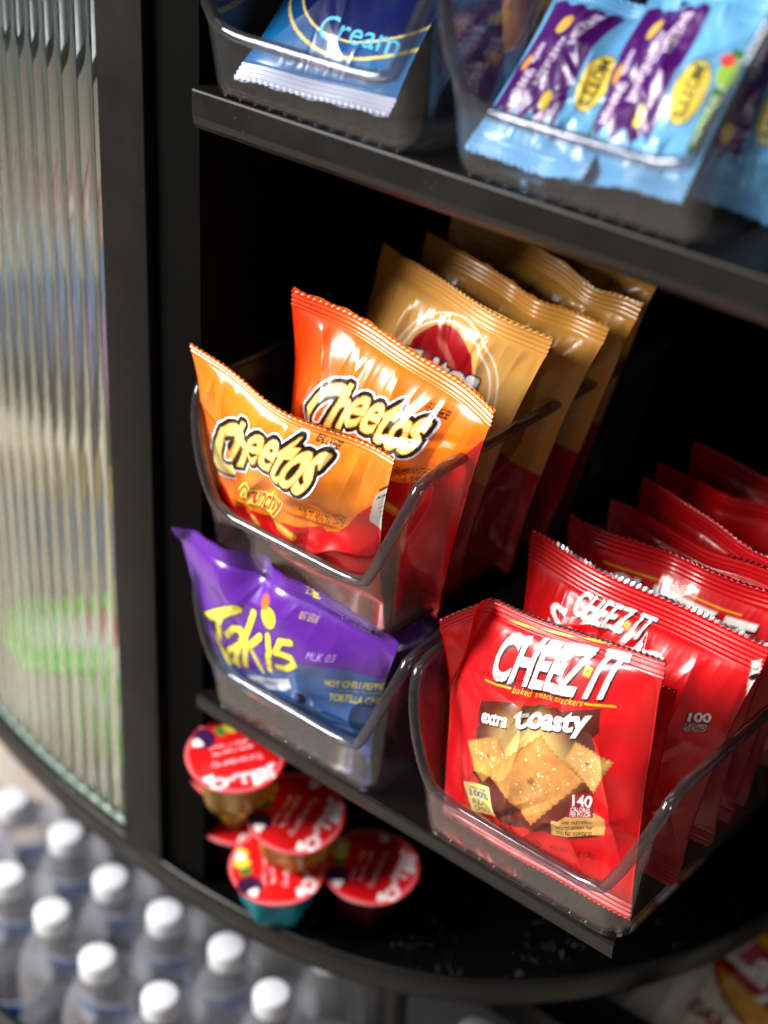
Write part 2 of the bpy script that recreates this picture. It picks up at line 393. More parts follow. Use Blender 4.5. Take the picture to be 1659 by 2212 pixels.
# ------------------------------------------------------------------ pillow bags
def rot_m(yaw, lean, roll):
    a, b, c = (math.radians(v) for v in (yaw, lean, roll))
    return np.array((Matrix.Rotation(a, 3, 'Z') @ Matrix.Rotation(b, 3, 'X') @ Matrix.Rotation(c, 3, 'Y')))
class Bag:
    def __init__(s, loc, yaw, lean, roll, w, h, depth=0.03, crimp=0.012, taper=0.0, seed=1, wr=1.0, pinch=0.05,
                 folds=(), dens=1.0, lump=1.0, creases=14, sag=0.0, bow=0.0, rot=None, dents=()):
        s.__dict__.update(locals())
        s.loc = np.array(loc, float); s.R = rot_m(yaw, lean, roll) if rot is None else rot
        s.Rd = np.random.default_rng(seed)
    def plane(s, off=None):
        off = s.depth * 0.36 if off is None else off
        return (s.loc - s.R[:, 1] * off, s.R[:, 0], s.R[:, 2], -s.R[:, 1])
    def surf(s, u, v, side):
        """u in -1..1, v in 0..1, side -1 front / +1 back -> local xyz"""
        w, h, d = s.w, s.h, s.depth
        cb = s.crimp / h
        t = np.clip((v - cb) / (1 - 2 * cb), 0, 1)
        q = np.sin(math.pi * t) ** 0.6
        body = (1 - np.abs(u) ** 2.1) ** 0.85
        tp = 1 - s.taper * (1 - v)
        x = u * w / 2 * tp * (1 - s.pinch * q) ; z = v * h
        Y = d / 2 * q * body
        R = np.random.default_rng(s.seed * 13 + (1 if side < 0 else 2))
        mid = q * np.clip(body, 0, 1) ** 0.5
        # creases that run out of the seals
        cr = 0
        for end in (0, 1):
            for k in range(s.creases // 2):
                uc = R.uniform(-0.95, 0.95); sl = R.uniform(-0.5, 0.5); wd = R.uniform(0.03, 0.09); ln = R.uniform(0.08, 0.34); am = R.uniform(-1, 1)
                tt = t if end == 0 else 1 - t
                dd = np.abs(u - uc - sl * tt * 2) / (wd * (1 + 2.5 * tt))
                cr = cr + am * np.maximum(0, 1 - dd) ** 1.3 * np.exp(-(tt / ln) ** 2) * sstep(0, 0.04, tt)
        for end in (0, 1):
            tt = t if end == 0 else 1 - t
            k1, k2, f1 = R.uniform(7, 12) + 2.5 * np.sin(u * 2 + s.seed), R.uniform(17, 26) + 4 * np.sin(u * 3 + s.seed), R.uniform(0, 6)
            env = 0.55 + 0.9 * (vnoise(u * 3 + 4 + 9 * end, u * 0 + 2.3, s.seed + 31) - .3)
            cr = cr + env * (0.4 * (1 - np.abs(np.sin(u * k1 + f1 + tt * 3))) ** 2 * np.exp(-(tt / .16) ** 1.5) + 0.28 * (1 - np.abs(np.sin(u * k2 - f1))) ** 2 * np.exp(-(tt / .07) ** 1.5)) * sstep(0, .02, tt)
        # free tent-shaped folds across the face
        for k in range(s.creases):
            ang = R.uniform(0, math.pi); u0, v0 = R.uniform(-.8, .8), R.uniform(.15, .85)
            a = (u - u0) * math.cos(ang) + (v - v0) * 2 * math.sin(ang); b = -(u - u0) * math.sin(ang) + (v - v0) * 2 * math.cos(ang)
            ln = R.uniform(.15, .5); wd = R.uniform(.04, .13); am = R.uniform(-.8, .8)
            cr = cr + am * np.maximum(0, 1 - np.abs(a) / wd) * np.exp(-(b / ln) ** 2)
        nz = (vnoise(u * 2.2 + 7, v * 4 + 3, s.seed) - .5) * 1.1 + (vnoise(u * 5 + 3, v * 9, s.seed + 5) - .5) * .55
        rid = (1 - 2 * np.abs(vnoise(u * 2.6 + v * 1.2 + 9, v * 3.1 - u + 5, s.seed + 9) - .5)) ** 3
        Y = Y + mid * d * (0.085 * s.wr * cr + 0.16 * s.lump * nz + 0.08 * s.wr * rid)
        Y = np.maximum(Y, 0.0006)
        # pressed seal lines
        seal = np.where((v < cb) | (v > 1 - cb), 1.0, 0.0)
        rip = np.sin(v * h / 0.0032 * 2 * math.pi) * 0.0007 
        Y = Y * (1 - seal) + seal * 0.0005
        y = side * Y + seal * rip
        # wavy ends
        tip = sstep(1 - 0.003 / h, 1.0, v) - sstep(1 - 0.003 / h, 1.0, 1 - v)
        z = z + tip * 0.0008 * (np.abs(((u * w / 2 / 0.0042) % 1) - .5) * 4 - 1)
        # gentle wave of the seals and of the whole bag
        wv = np.sin(u * 2.3 + s.seed) * 0.004 + np.sin(u * 5.1 + s.seed * 2.1) * 0.0016
        y = y + wv * (sstep(0.62, 1.0, v) + 0.6 * sstep(0.3, 0.0, v)) * s.wr
        y = y - s.bow * (1 - u * u) * v
        z = z - s.sag * (u * u) * v
        for (du, dv, ru, rv, ddy, ddz) in s.dents:
            gsn = np.exp(-((u - du) / ru) ** 2 - ((v - dv) / rv) ** 2); y = y + ddy * gsn; z = z + ddz * gsn
        P = np.stack([x, y, z], -1)
        for (x0, z0, dx, dz, ang, blend) in s.folds:
            n = np.array([-dz, 0, dx]) / math.hypot(dx, dz); ax = np.array([dx, 0, dz]) / math.hypot(dx, dz)
            o = np.array([x0, 0, z0]); rel = P - o; sd = rel @ n
            a = math.radians(ang) * sstep(0, 1, sd / blend) * (sd > 0)
            al = (rel @ ax)[..., None] * ax; pe = rel - al
            cpe = np.cross(np.broadcast_to(ax, pe.shape), pe)
            P = o + al + pe * np.cos(a)[..., None] + cpe * np.sin(a)[..., None]
        return P
    def build(s, name, art, label, cat, group, mat=None, back=None, edge=None):
        root = empty(name, s.loc, label, cat, group)
        root.rotation_euler = Matrix(s.R.tolist()).to_euler()
        nu, nv = int(s.w * 1000 * s.dens), int(s.h * 1000 * s.dens)
        u, v = np.meshgrid(np.linspace(-1, 1, nu), np.linspace(0, 1, nv))
        P = s.surf(u, v, -1).reshape(-1, 3)
        idx = np.arange(nu * nv).reshape(nv, nu)
        F = np.stack([idx[:-1, :-1], idx[:-1, 1:], idx[1:, 1:], idx[1:, :-1]], -1).reshape(-1, 4)
        front = grid_obj('front_panel', P, F, mat or M['film'], root)
        set_col(front, art.grid(nu, nv).reshape(-1, 3))
        nu2, nv2 = max(24, nu // 5), max(28, nv // 5)
        u, v = np.meshgrid(np.linspace(-1, 1, nu2), np.linspace(0, 1, nv2))
        P = s.surf(u, v, 1).reshape(-1, 3); idx = np.arange(nu2 * nv2).reshape(nv2, nu2)
        F = np.stack([idx[:-1, :-1], idx[1:, :-1], idx[1:, 1:], idx[:-1, 1:]], -1).reshape(-1, 4)
        bk = grid_obj('back_panel', P, F, mat or M['film'], root)
        g = art.grid(nu2, nv2)
        if back is None: g = np.repeat(np.median(g, axis=1, keepdims=True), nu2, 1)
        else: g = np.broadcast_to(lin(back), g.shape)
        set_col(bk, g.reshape(-1, 3))
        if edge:
            uu = np.linspace(edge[0], edge[1], 160); vv = np.ones_like(uu)
            Pt = s.surf(uu, vv, -1); Pt[:, 2] -= 0.0003
            rr = np.random.default_rng(s.seed); hh = edge[2] * (0.4 + 0.9 * vnoise(uu * 9 + 3, uu * 0 + 2, s.seed + 2))
            V = np.concatenate([Pt + [0, -0.0009, 0], Pt + np.stack([uu * 0, uu * 0 + 0.0004, hh], -1)])
            n = len(uu); Fe = [(i, i + 1, n + i + 1, n + i) for i in range(n - 1)]
            mesh_obj('foil_edge', V, Fe, M['silver'], root)
        return root
def grid_obj(name, P, F, mat, parent):
    me = bpy.data.meshes.new(name)
    me.vertices.add(len(P)); me.vertices.foreach_set('co', np.asarray(P, np.float32).ravel())
    me.loops.add(F.size); me.loops.foreach_set('vertex_index', F.astype(np.int32).ravel())
    me.polygons.add(len(F)); me.polygons.foreach_set('loop_start', np.arange(0, F.size, 4, dtype=np.int32))
    me.update(calc_edges=True); me.validate()
    me.polygons.foreach_set('use_smooth', [True] * len(F))
    o = bpy.data.objects.new(name, me); col.objects.link(o); me.materials.append(mat); o.parent = parent
    return o
def set_col(o, c):
    at = o.data.color_attributes.new('print', 'FLOAT_COLOR', 'POINT')
    rgba = np.ones((len(c), 4), np.float32); rgba[:, :3] = c
    at.data.foreach_set('color', rgba.ravel())

# ================================================================== the cabinet
SH_LO, SH_UP = 0.190, 0.6413
floor = box('floor', -5, 5, -5, 5, -0.92, -0.90, M['floor']); tag(floor, kind='structure')

cab = empty('display_cabinet', (0, 0, 0), 'black round-fronted display cabinet with reeded glass side and open shelves', 'cabinet')
rimpts = [(-0.62, 0.20), (-0.52, 0.115), (-0.42, 0.067), (-0.34, 0.040), (-0.2766, 0.0235), (-0.2307, 0.0145), (-0.1893, 0.0085), (-0.1518, 0.0045), (-0.1166, 0.0020),
          (-0.0825, 0.0002), (-0.0515, -0.0004), (-0.0218, -0.0002), (0.0100, 0.0014), (0.05, 0.0055), (0.088, 0.0125), (0.1244, 0.0228), (0.1635, 0.038), (0.1981, 0.0573), (0.2292, 0.0807),
          (0.257, 0.1086), (0.2823, 0.1405), (0.3051, 0.1772), (0.3253, 0.2196), (0.3414, 0.2712), (0.348, 0.33), (0.342, 0.40), (0.318, 0.47), (0.27, 0.54), (0.19, 0.60),
          (0.08, 0.64), (-0.06, 0.655), (-0.2, 0.645), (-0.36, 0.60), (-0.5, 0.53), (-0.62, 0.42), (-0.66, 0.31)]
def smooth_loop(pts, n):
    P = np.array(pts); out = []
    N = len(P)
    for i in range(N):
        p0, p1, p2, p3 = P[(i - 1) % N], P[i], P[(i + 1) % N], P[(i + 2) % N]
        for t in np.linspace(0, 1, n, endpoint=False):
            out.append(0.5 * ((2 * p1) + (-p0 + p2) * t + (2 * p0 - 5 * p1 + 4 * p2 - p3) * t * t + (-p0 + 3 * p1 - 3 * p2 + p3) * t ** 3))
    O = np.array(out)
    for _ in range(12): O = 0.5 * O + 0.25 * (np.roll(O, 1, 0) + np.roll(O, -1, 0))
    return O
OUT = smooth_loop(rimpts, 8)
def offset_loop(O, d):
    T = np.roll(O, -1, 0) - np.roll(O, 1, 0); T /= np.linalg.norm(T, axis=1)[:, None]
    return O + np.stack([-T[:, 1], T[:, 0]], 1) * d      # counter-clockwise loop: inwards
def plate(name, O, prof, mat, parent, topmat=None):
    V = []; F = []; n = len(O)
    for d, z in prof:
        for p in offset_loop(O, d): V.append((p[0], p[1], z))
    for i in range(len(prof) - 1):
        for k in range(n): F.append((i * n + k, i * n + (k + 1) % n, (i + 1) * n + (k + 1) % n, (i + 1) * n + k))
    F.append(tuple(range(n - 1, -1, -1)))
    o = mesh_obj(name, V, F, mat, parent)
    L = len(prof) - 1
    if topmat:
        mesh_obj('glossy_top', [V[L * n + k] for k in range(n)], [tuple(range(n))], topmat, o, smooth=False)
    return o
plate('base_plate', OUT, [(0.010, -0.0275), (0.003, -0.027), (0.0006, -0.0245), (-0.0004, -0.020), (-0.0004, -0.0045), (0.0002, -0.0022), (0.0012, -0.0006), (0.0022, 0.0), (0.0030, -0.0002), (0.0036, -0.0014)], M['frame'], cab, M['plate_top'])

# shelves
def shelf(name, outline, ztop, th):
    # plan outline counter-clockwise, front edge first; softly rounded underside along the front
    prof = [(0.0015, 0.0), (0.0004, 0.0004), (0.0, 0.0016), (0.0, th * 0.62), (0.0012, th * 0.80), (0.0042, th * 0.94), (0.009, th)]
    n = len(outline); V = []; F = []
    for ins, dz in prof:
        for k, (x, y) in enumerate(outline): V.append((x, y + (ins if k < 2 else 0), ztop - dz))
    for i in range(len(prof) - 1):
        for k in range(n): F.append((i * n + (k + 1) % n, i * n + k, (i + 1) * n + k, (i + 1) * n + (k + 1) % n))
    F.append(tuple(range(n))); L = (len(prof) - 1) * n; F.append(tuple(L + k for k in range(n - 1, -1, -1)))
    return mesh_obj(name, V, F, M['frame'], cab, smooth=False)
shelf('shelf', [(-0.003, 0.0), (0.364, 0.0), (0.225, 0.27), (0.225, 0.42), (-0.003, 0.42)], SH_LO, 0.016)
shelf('shelf', [(-0.003, 0.0), (0.62, 0.0), (0.62, 0.42), (-0.003, 0.42)], SH_UP, 0.027)
# inner walls
box('side_panel', -0.0480, -0.004, 0.0070, 0.42, 0.001, 1.05, M['inside'], cab)
box('back_panel', -0.040, 0.72, 0.42, 0.435, 0.001, 1.05, M['inside'], cab)
box('top_panel', -0.09, 0.72, -0.02, 0.435, 1.05, 1.075, M['frame'], cab)
box('post', -0.0885, -0.0455, -0.0005, 0.009, 0.0, 1.05, M['post'], cab, bev=0.0012)
# lower tier
box('dark_reflection_panel', 0.20, 0.75, 0.436, 0.450, -0.90, 0.002, M['inside'], cab)  # unseen black panel added so bin walls reflect dark, not the floor
box('lower_plate', -0.40, 0.40, -0.080, 0.62, -0.325, -0.300, M['tray'], cab, bev=0.002)
box('lip', -0.40, 0.06, -0.080, -0.071, -0.302, -0.205, M['frame'], cab, bev=0.002)
box('support_leg', 0.128, 0.146, 0.070, 0.088, -0.300, -0.0275, M['frame'], cab, bev=0.001)
box('cross_beam', 0.146, 0.60, 0.164, 0.216, -0.135, -0.100, M['frame'], cab, bev=0.0015)
for x, y in ((-0.36, 0.17), (0.26, 0.34), (-0.36, 0.45), (0.1, 0.55)):
    box('foot', x - .02, x + .02, y - .02, y + .02, -0.90, -0.325, M['frame'], cab)
    box('strut', x - .012, x + .012, y - .012, y + .012, -0.300, -0.0275, M['frame'], cab)

# reeded glass: half-round flutes on the outside, flat inside, following the plate's edge
def reeded():
    P = offset_loop(OUT, 0.010)
    P = P[np.argsort(P[:, 0])]; P = P[(P[:, 1] < 0.24) & (P[:, 0] < 0.0) & (P[:, 0] > -0.6)]
    L = np.r_[0, np.cumsum(np.linalg.norm(np.diff(P, axis=0), axis=1))]
    xe = np.interp(-0.0885, P[:, 0], L); pitch = 0.0165
    nf = int(xe / pitch); S = np.linspace(xe - nf * pitch, xe, nf * 14 + 1)
    x = np.interp(S, L, P[:, 0]); y = np.interp(S, L, P[:, 1])
    Q = np.stack([x, y], 1); T = np.gradient(Q, axis=0); T /= np.linalg.norm(T, axis=1)[:, None]
    nrm = np.stack([T[:, 1], -T[:, 0]], 1)       # outwards
    ph = ((xe - S) / pitch) % 1.0
    hgt = np.sqrt(np.maximum(0, 1 - (2 * ph - 1) ** 2)) * 0.0027
    hgt[-1] = 0
    Qo = Q + nrm * hgt[:, None]; Qi = Q - nrm * 0.0022
    z0, z1 = 0.0045, 1.045; n = len(S); V = []
    for A, z in ((Qo, z0), (Qo, z1), (Qi, z0), (Qi, z1)): V += [(a[0], a[1], z) for a in A]
    F = []
    for i in range(n - 1):
        F.append((i, i + 1, n + i + 1, n + i)); F.append((2 * n + i + 1, 2 * n + i, 3 * n + i, 3 * n + i + 1))
        F.append((i + 1, i, 2 * n + i, 2 * n + i + 1)); F.append((n + i, n + i + 1, 3 * n + i + 1, 3 * n + i))
    F += [(0, n, 3 * n, 2 * n), (n - 1, 2 * n + n - 1, 4 * n - 1, 2 * n - 1)]
    o = mesh_obj('reeded_glass_pane', V, F, M['reeded'], cab, smooth=False)
    tr = np.stack([Q[:, 0], Q[:, 1], Q[:, 0] * 0 + 0.003], 1)[::4]
    v, f = tube(tr, 0.0028, 8); mesh_obj('glass_edge', v, f, M['glass_edge'], cab)
reeded()
GZ = (0.307, 0.612)
for z in GZ:
    box('glass_side_shelf', -0.50, -0.041, 0.075, 0.40, z - 0.016, z, M['frame'], cab, bev=0.001)

# ================================================================== storage bins
def bin_loop(w, y0, y1, r, n=14):
    """counter-clockwise rounded rectangle starting at the middle of the front edge"""
    pts = []
    def arc(cx, cy, a0):
        for k in range(n + 1):
            a = math.radians(a0 + 90 * k / n); pts.append((cx + r * math.cos(a), cy + r * math.sin(a)))
    def seg(a, b, m):
        for k in range(1, m): pts.append((a[0] + (b[0] - a[0]) * k / m, a[1] + (b[1] - a[1]) * k / m))
    pts.append((0, y0)); seg((0, y0), (w / 2 - r, y0), 8); arc(w / 2 - r, y0 + r, -90)
    seg((w / 2, y0 + r), (w / 2, y1 - r), 30); arc(w / 2 - r, y1 - r, 0)
    seg((w / 2 - r, y1), (-w / 2 + r, y1), 10); arc(-w / 2 + r, y1 - r, 90)
    seg((-w / 2, y1 - r), (-w / 2, y0 + r), 30); arc(-w / 2 + r, y0 + r, 180)
    seg((-w / 2 + r, y0), (0, y0), 8)
    return np.array(pts)
BIN_H, BIN_F, BIN_D = 0.121, 0.0375, 0.30
def bin_meshes():
    top = bin_loop(0.188, -0.016, BIN_D, 0.022); bot = bin_loop(0.160, 0.000, BIN_D - 0.012, 0.016)
    n = len(top)
    # rim height: low in front, swept up round the front corners
    xx, yy = top[:, 0], top[:, 1]
    sN = np.zeros(n)
    for i in range(n):                              # arc length from the start of the front corner
        ax = abs(xx[i])
        s = max(0, ax - 0.062) if yy[i] < -0.0155 else (0.010 + (math.atan2(yy[i] + 0.016 - 0.022, ax - 0.072) + math.pi / 2) * 0.022 if yy[i] < 0.006 and ax > 0.072 else 0.0446 + yy[i] - 0.006)
        sN[i] = s
    H = BIN_F + (BIN_H - BIN_F) * sstep(0.002, 0.052, sN)
    H = np.where(yy > 0.2, BIN_H, H) + 0.004 * np.clip(yy / 0.3, 0, 1)
    for _ in range(2): H = 0.5 * H + 0.25 * (np.roll(H, 1) + np.roll(H, -1))
    def wall(frac_h):
        k = (frac_h / BIN_H)[:, None]
        xy = bot + (top - bot) * k
        return np.c_[xy, frac_h]
    rows = 9; th = 0.0022; V = []; F = []
    def ring(j, inner):
        h = H * j / rows if not inner else np.maximum(H * j / rows, th)
        W = wall(h)
        if inner:
            T = np.roll(W, -1, 0) - np.roll(W, 1, 0); T /= np.linalg.norm(T[:, :2], axis=1)[:, None] + 1e-9
            W = W.copy(); W[:, 0] -= T[:, 1] * th; W[:, 1] += T[:, 0] * th
        return W
    for j in range(rows + 1): V += list(ring(j, False))
    for j in range(rows + 1): V += list(ring(j, True))
    base = (rows + 1) * n
    for j in range(rows):
        for k in range(n):
            a, b = j * n + k, j * n + (k + 1) % n
            F.append((a, b, b + n, a + n)); F.append((base + b, base + a, base + a + n, base + b + n))
    F.append(tuple(range(n - 1, -1, -1))); F.append(tuple(base + k for k in range(n)))
    rimp = wall(H); rimp[:, 2] += 0.0005
    T = np.roll(rimp, -1, 0) - np.roll(rimp, 1, 0); T /= np.linalg.norm(T[:, :2], axis=1)[:, None] + 1e-9
    rimp[:, 0] += T[:, 1] * 0.0005; rimp[:, 1] -= T[:, 0] * 0.0005
    rv, rf = tube(rimp, 0.0038, 12, closed=True)
    # bottom ribs that show as a row of nubs along the front edge
    bv, bf = [], []
    for x in np.linspace(-0.066, 0.066, 12):
        v, f = tube([(x, 0.0015, -0.0006), (x, 0.0300, -0.0006)], 0.0012, 6)
        bf += [tuple(i + len(bv) for i in g) for g in f]; bv += v
    return (V, F), (rv, rf), (bv, bf)
_bm = bin_meshes()
_binparts = None
def storage_bin(x, z, label, group='clear storage bins on the shelves'):
    global _binparts
    root = empty('storage_bin', (x, 0, z), label, 'storage bin', group)
    if _binparts is None:
        _binparts = [mesh_obj('shell', *_bm[0], M['acrylic'], root), mesh_obj('rim', *_bm[1], M['rim'], root), mesh_obj('bottom_rib', *_bm[2], M['rim'], root)]
    else:
        for p in _binparts:
            c = p.copy(); col.objects.link(c); c.parent = root
    return root
ZB = SH_LO + 0.0025
storage_bin(0.090, ZB, 'clear acrylic bin holding the purple chip bag, under the orange-bag bin')
storage_bin(0.090, ZB + 0.130, 'clear acrylic bin holding orange and gold chip bags, stacked on another bin')
storage_bin(0.2875, ZB, 'clear acrylic bin full of red cracker bags at the shelf corner')
storage_bin(0.090, SH_UP + 0.0025, 'clear acrylic bin with the blue cookie packet on the upper shelf')
storage_bin(0.2730, SH_UP + 0.0025, 'clear acrylic bin with light blue and purple fruit snack pouches')

#ART_BEGIN
# ================================================================== bags and their print
def Z(x0, y0, k):
    return lambda a, b: ((x0 + a / k) * 0.6636, (y0 + b / k) * 0.6636)
def speckle(art, c, amp, sc, seed):
    n = vnoise(art.X / sc, art.Y / sc, seed) - .5 + .5 * (vnoise(art.X / sc * 2.3, art.Y / sc * 2.3, seed + 1) - .5)
    art.a *= (1 + amp * n)[..., None]
RED = (214, 14, 22)
def slump(seed):
    g = np.random.default_rng(seed + 500)
    return [(g.uniform(-.8, .8), 1.0, g.uniform(.18, .4), g.uniform(.15, .4), g.uniform(-.008, .008), g.uniform(-.005, .001)) for _ in range(3)]
# ---- crackers printed on the front red pouch
def cracker(art, quad, base, seed):
    P = art.pts(quad); cen = P.mean(0); E = []
    for i in range(4):
        a, b = P[i], P[(i + 1) % 4]; n = np.array([(b - a)[1], -(b - a)[0]]); n /= np.linalg.norm(n)
        if (n @ (cen - a)) > 0: n = -n
        k = 40
        for j in range(k): t = j / k; E.append(a + (b - a) * t + n * 0.55 * math.cos(t * 9 * 2 * math.pi))
    E = np.array(E)
    mk, sl = art.polymask(E)
    X, Y = art.X[sl], art.Y[sl]
    d = np.full(X.shape, 1e9)
    for i in range(4):
        a, b = P[i], P[(i + 1) % 4]; ab = b - a; t = np.clip(((X - a[0]) * ab[0] + (Y - a[1]) * ab[1]) / (ab @ ab), 0, 1)
        d = np.minimum(d, np.hypot(X - a[0] - t * ab[0], Y - a[1] - t * ab[1]))
    n = vnoise(X / 4.2, Y / 4.2, seed) * .6 + vnoise(X / 1.6, Y / 1.6, seed + 1) * .4
    c = lin(base) * (0.72 + 0.5 * n)[..., None]
    c = c * (1 - 0.28 * np.exp(-(d / 1.6) ** 2))[..., None]
    art.put(mk, c, sl)
    g = np.random.default_rng(seed); size = np.sqrt(abs(mk.sum())) / art.res
    for k in range(int(10 + size / 2)):
        w = g.dirichlet([1.3] * 4); p = (P * w[:, None]).sum(0)
        q = art.px, art.plane; art.px = None; art.plane = None
        art.ell(p, g.uniform(.5, 1.1), g.uniform(.35, .7), (250, 236, 200), rot=g.uniform(0, 3), alpha=.85)
        art.px, art.plane = q
    q = art.px, art.plane; art.px = None; art.plane = None
    art.ell(cen, size * .075, size * .06, (150, 84, 34), rot=.5, alpha=.9, soft=.6)
    art.px, art.plane = q

def cheezit_logo(A, p0, p1, p2, sh, sq=None, sqr=2.2, bold=0.03):
    A.text('CHEEZ IT', p0, p1, p2, (250, 248, 246), bold=bold, shadow=(sh, -sh * 1.1, (60, 6, 10)), spacing=1.0)
    if sq:
        c = A.pt(sq); s = sqr
        A.poly([(c[0] - s, c[1] - s * 1.15), (c[0] + s * .95, c[1] - s * 1.3), (c[0] + s, c[1] + s * .85), (c[0] - s * 1.05, c[1] + s)], (190, 130, 20), raw=True)
        A.poly([(c[0] - s, c[1] - s * .8), (c[0] + s * .8, c[1] - s), (c[0] + s, c[1] + s * .85), (c[0] - s * 1.05, c[1] + s)], (244, 196, 52), raw=True)
        q = A.px, A.plane; A.px = None; A.plane = None; A.ell(c, s * .3, s * .3, (120, 60, 10)); A.px, A.plane = q

b = Bag((0.2894, 0.0165, ZB + 0.0035), -3.8, -6.5, -6.6, 0.168, 0.172, depth=0.040, taper=0.06, seed=3, dens=2.4, creases=16, wr=1.0, lump=1.15,
        folds=[(-0.046, 0.172, 0.034, 0.090, 74, 0.010)], dents=[(1.0, 1.0, .75, .7, 0, .010)])
A = Art(168, 172, 4, RED, b.plane(), Z(1400, 2000, 2.074), b)
A.poly([(340, 580), (470, 578), (590, 600), (600, 640), (640, 615), (690, 640), (740, 630), (790, 655), (850, 650), (900, 680), (1000, 690), (1135, 712), (1140, 860), (1105, 890), (1120, 960), (1085, 1000), (1090, 1240), (1095, 1555), (1000, 1545), (800, 1500), (760, 1470), (700, 1475), (640, 1440), (580, 1440), (420, 1400), (330, 1370), (315, 1190), (330, 1120), (305, 1060), (330, 1000), (320, 760), (350, 740), (330, 720)], (84, 26, 18))
A.ell((720, 950), 34, 26, (226, 190, 120), alpha=.95, soft=.75)
A.ell((690, 1300), 38, 16, (120, 40, 24), alpha=.7, soft=.8)
A.stroke([(430, 95), (1272, 343)], 1.3, (240, 180, 40))
cheezit_logo(A, (378, 440), (1180, 672), (436, 150), 1.6, (1018, 458), 2.9, bold=.033)
A.stroke([(355, 452), (540, 505)], 1.2, (240, 180, 40)); A.stroke([(1040, 660), (1212, 720)], 1.2, (240, 180, 40))
A.text('baked snack crackers', (553, 536), (1020, 672), (562, 498), (236, 178, 50), bold=.006, spacing=1.15)
A.text('BA09B 16:09', (322, 425), (610, 505), (326, 385), (50, 10, 14), bold=.0)
cracker(A, [(248, 855), (495, 800), (555, 990), (360, 1130)], (212, 150, 74), 3)
cracker(A, [(1000, 890), (1212, 1075), (1090, 1255), (930, 1000)], (222, 166, 96), 5)
cracker(A, [(775, 815), (1035, 1165), (690, 1425), (430, 1040)], (214, 146, 76), 8)
A.text('extra', (362, 716), (555, 752), (370, 640), (252, 250, 244), bold=.025, shadow=(.7, -.7, (60, 20, 14)))
A.text('toasty', (588, 800), (1072, 880), (600, 640), (252, 250, 244), bold=.035, shadow=(1.1, -1.1, (60, 20, 14)))
A.poly([(210, 1130), (412, 1160), (415, 1385), (228, 1355)], (243, 226, 140))
A.text('made with', (248, 1185), (375, 1205), (250, 1158), (60, 40, 30), bold=.01)
A.text('100%', (240, 1240), (392, 1262), (242, 1190), (38, 84, 150), bold=.03)
A.text('REAL', (248, 1300), (380, 1325), (250, 1258), (110, 66, 26), bold=.02)
A.text('CHEESE', (255, 1345), (388, 1368), (256, 1308), (110, 66, 26), bold=.02)
A.text('ENLARGED TO', (465, 1300), (588, 1335), (466, 1275), (36, 8, 8), bold=.01); A.text('SHOW DETAIL', (465, 1325), (585, 1362), (466, 1300), (36, 8, 8), bold=.01)
A.poly([(845, 1390), (880, 1405), (930, 1380), (1000, 1395), (1090, 1385), (1160, 1430), (1135, 1545), (810, 1500)], (214, 160, 92))
A.text('See nutrition', (895, 1425), (1065, 1465), (900, 1395), (40, 26, 16), bold=.012); A.text('information for', (865, 1455), (1065, 1502), (868, 1424), (40, 26, 16), bold=.012); A.text('total fat content.', (850, 1490), (1065, 1538), (853, 1458), (40, 26, 16), bold=.012)
A.poly([(960, 1230), (1095, 1255), (1075, 1420), (930, 1385)], (150, 10, 22))
A.text('140', (962, 1318), (1078, 1350), (972, 1240), (250, 246, 244), bold=.02); A.text('CALORIES', (952, 1352), (1062, 1382), (956, 1322), (246, 230, 230), bold=.012); A.text('PER POUCH', (948, 1384), (1058, 1412), (951, 1355), (246, 230, 230), bold=.012)
A.text('SNACK CRACKERS', (322, 1412), (590, 1530), (328, 1380), (84, 6, 10))
A.text('NET WT 1 OZ (28g)', (778, 1622), (1072, 1706), (786, 1574), (48, 6, 10)); A.ell((697, 1567), 2.6, 2.6, (60, 8, 10), ring=.35); A.text('K', (688, 1578), (706, 1582), (690, 1556), (60, 8, 10))
A.text('D', (715, 1588), (730, 1592), (717, 1570), (60, 8, 10))
A.text('BEST if', (140, 470), (245, 425), (143, 450), (70, 6, 12)); A.text('Used By', (150, 495), (265, 445), (152, 472), (70, 6, 12))
A.poly([(0, 9), (168, 9), (168, 10.5), (120, 10.2), (0, 10)], RED, raw=True)
b.build('cracker_bag', A, 'red cracker bag with golden crackers and brown panel printed on its front', 'snack bag', edge=(-1, 1, 0.0007), group='red cracker bags in the corner bin')

# ---- plain red pouch just behind it
def red_bag(loc, yaw, lean, roll, w, h, seed, label, logo=None, dens=1.0, edge=(-1, 1, .0005), col_=RED, depth=.024):
    b = Bag(loc, yaw, lean, roll, w, h, depth=depth, seed=seed, dens=dens, wr=1.3, lump=1.3, taper=.14, dents=slump(seed))
    A = Art(w * 1000, h * 1000, 2.6, col_)
    if logo:
        W, Hh = w * 1000, h * 1000
        A.stroke([(W * .2, Hh * .89), (W * .82, Hh * .89)], 1.0, (236, 176, 40))
        A.text('CHEEZ IT', (W * .22, Hh * .735), (W * .90, Hh * .735), (W * .22, Hh * .875), (240, 236, 232), bold=.03, shadow=(1.4, -1.4, (50, 4, 8)), spacing=.92)
    return b.build('cracker_bag', A, label, 'snack bag', 'red cracker bags in the corner bin', edge=edge)
red_bag((0.2905, 0.0380, ZB + 0.0035), -3, -7, -4.5, 0.150, 0.1535, 21, 'red bag with silver seal squeezed right behind the golden cracker bag', depth=.014)

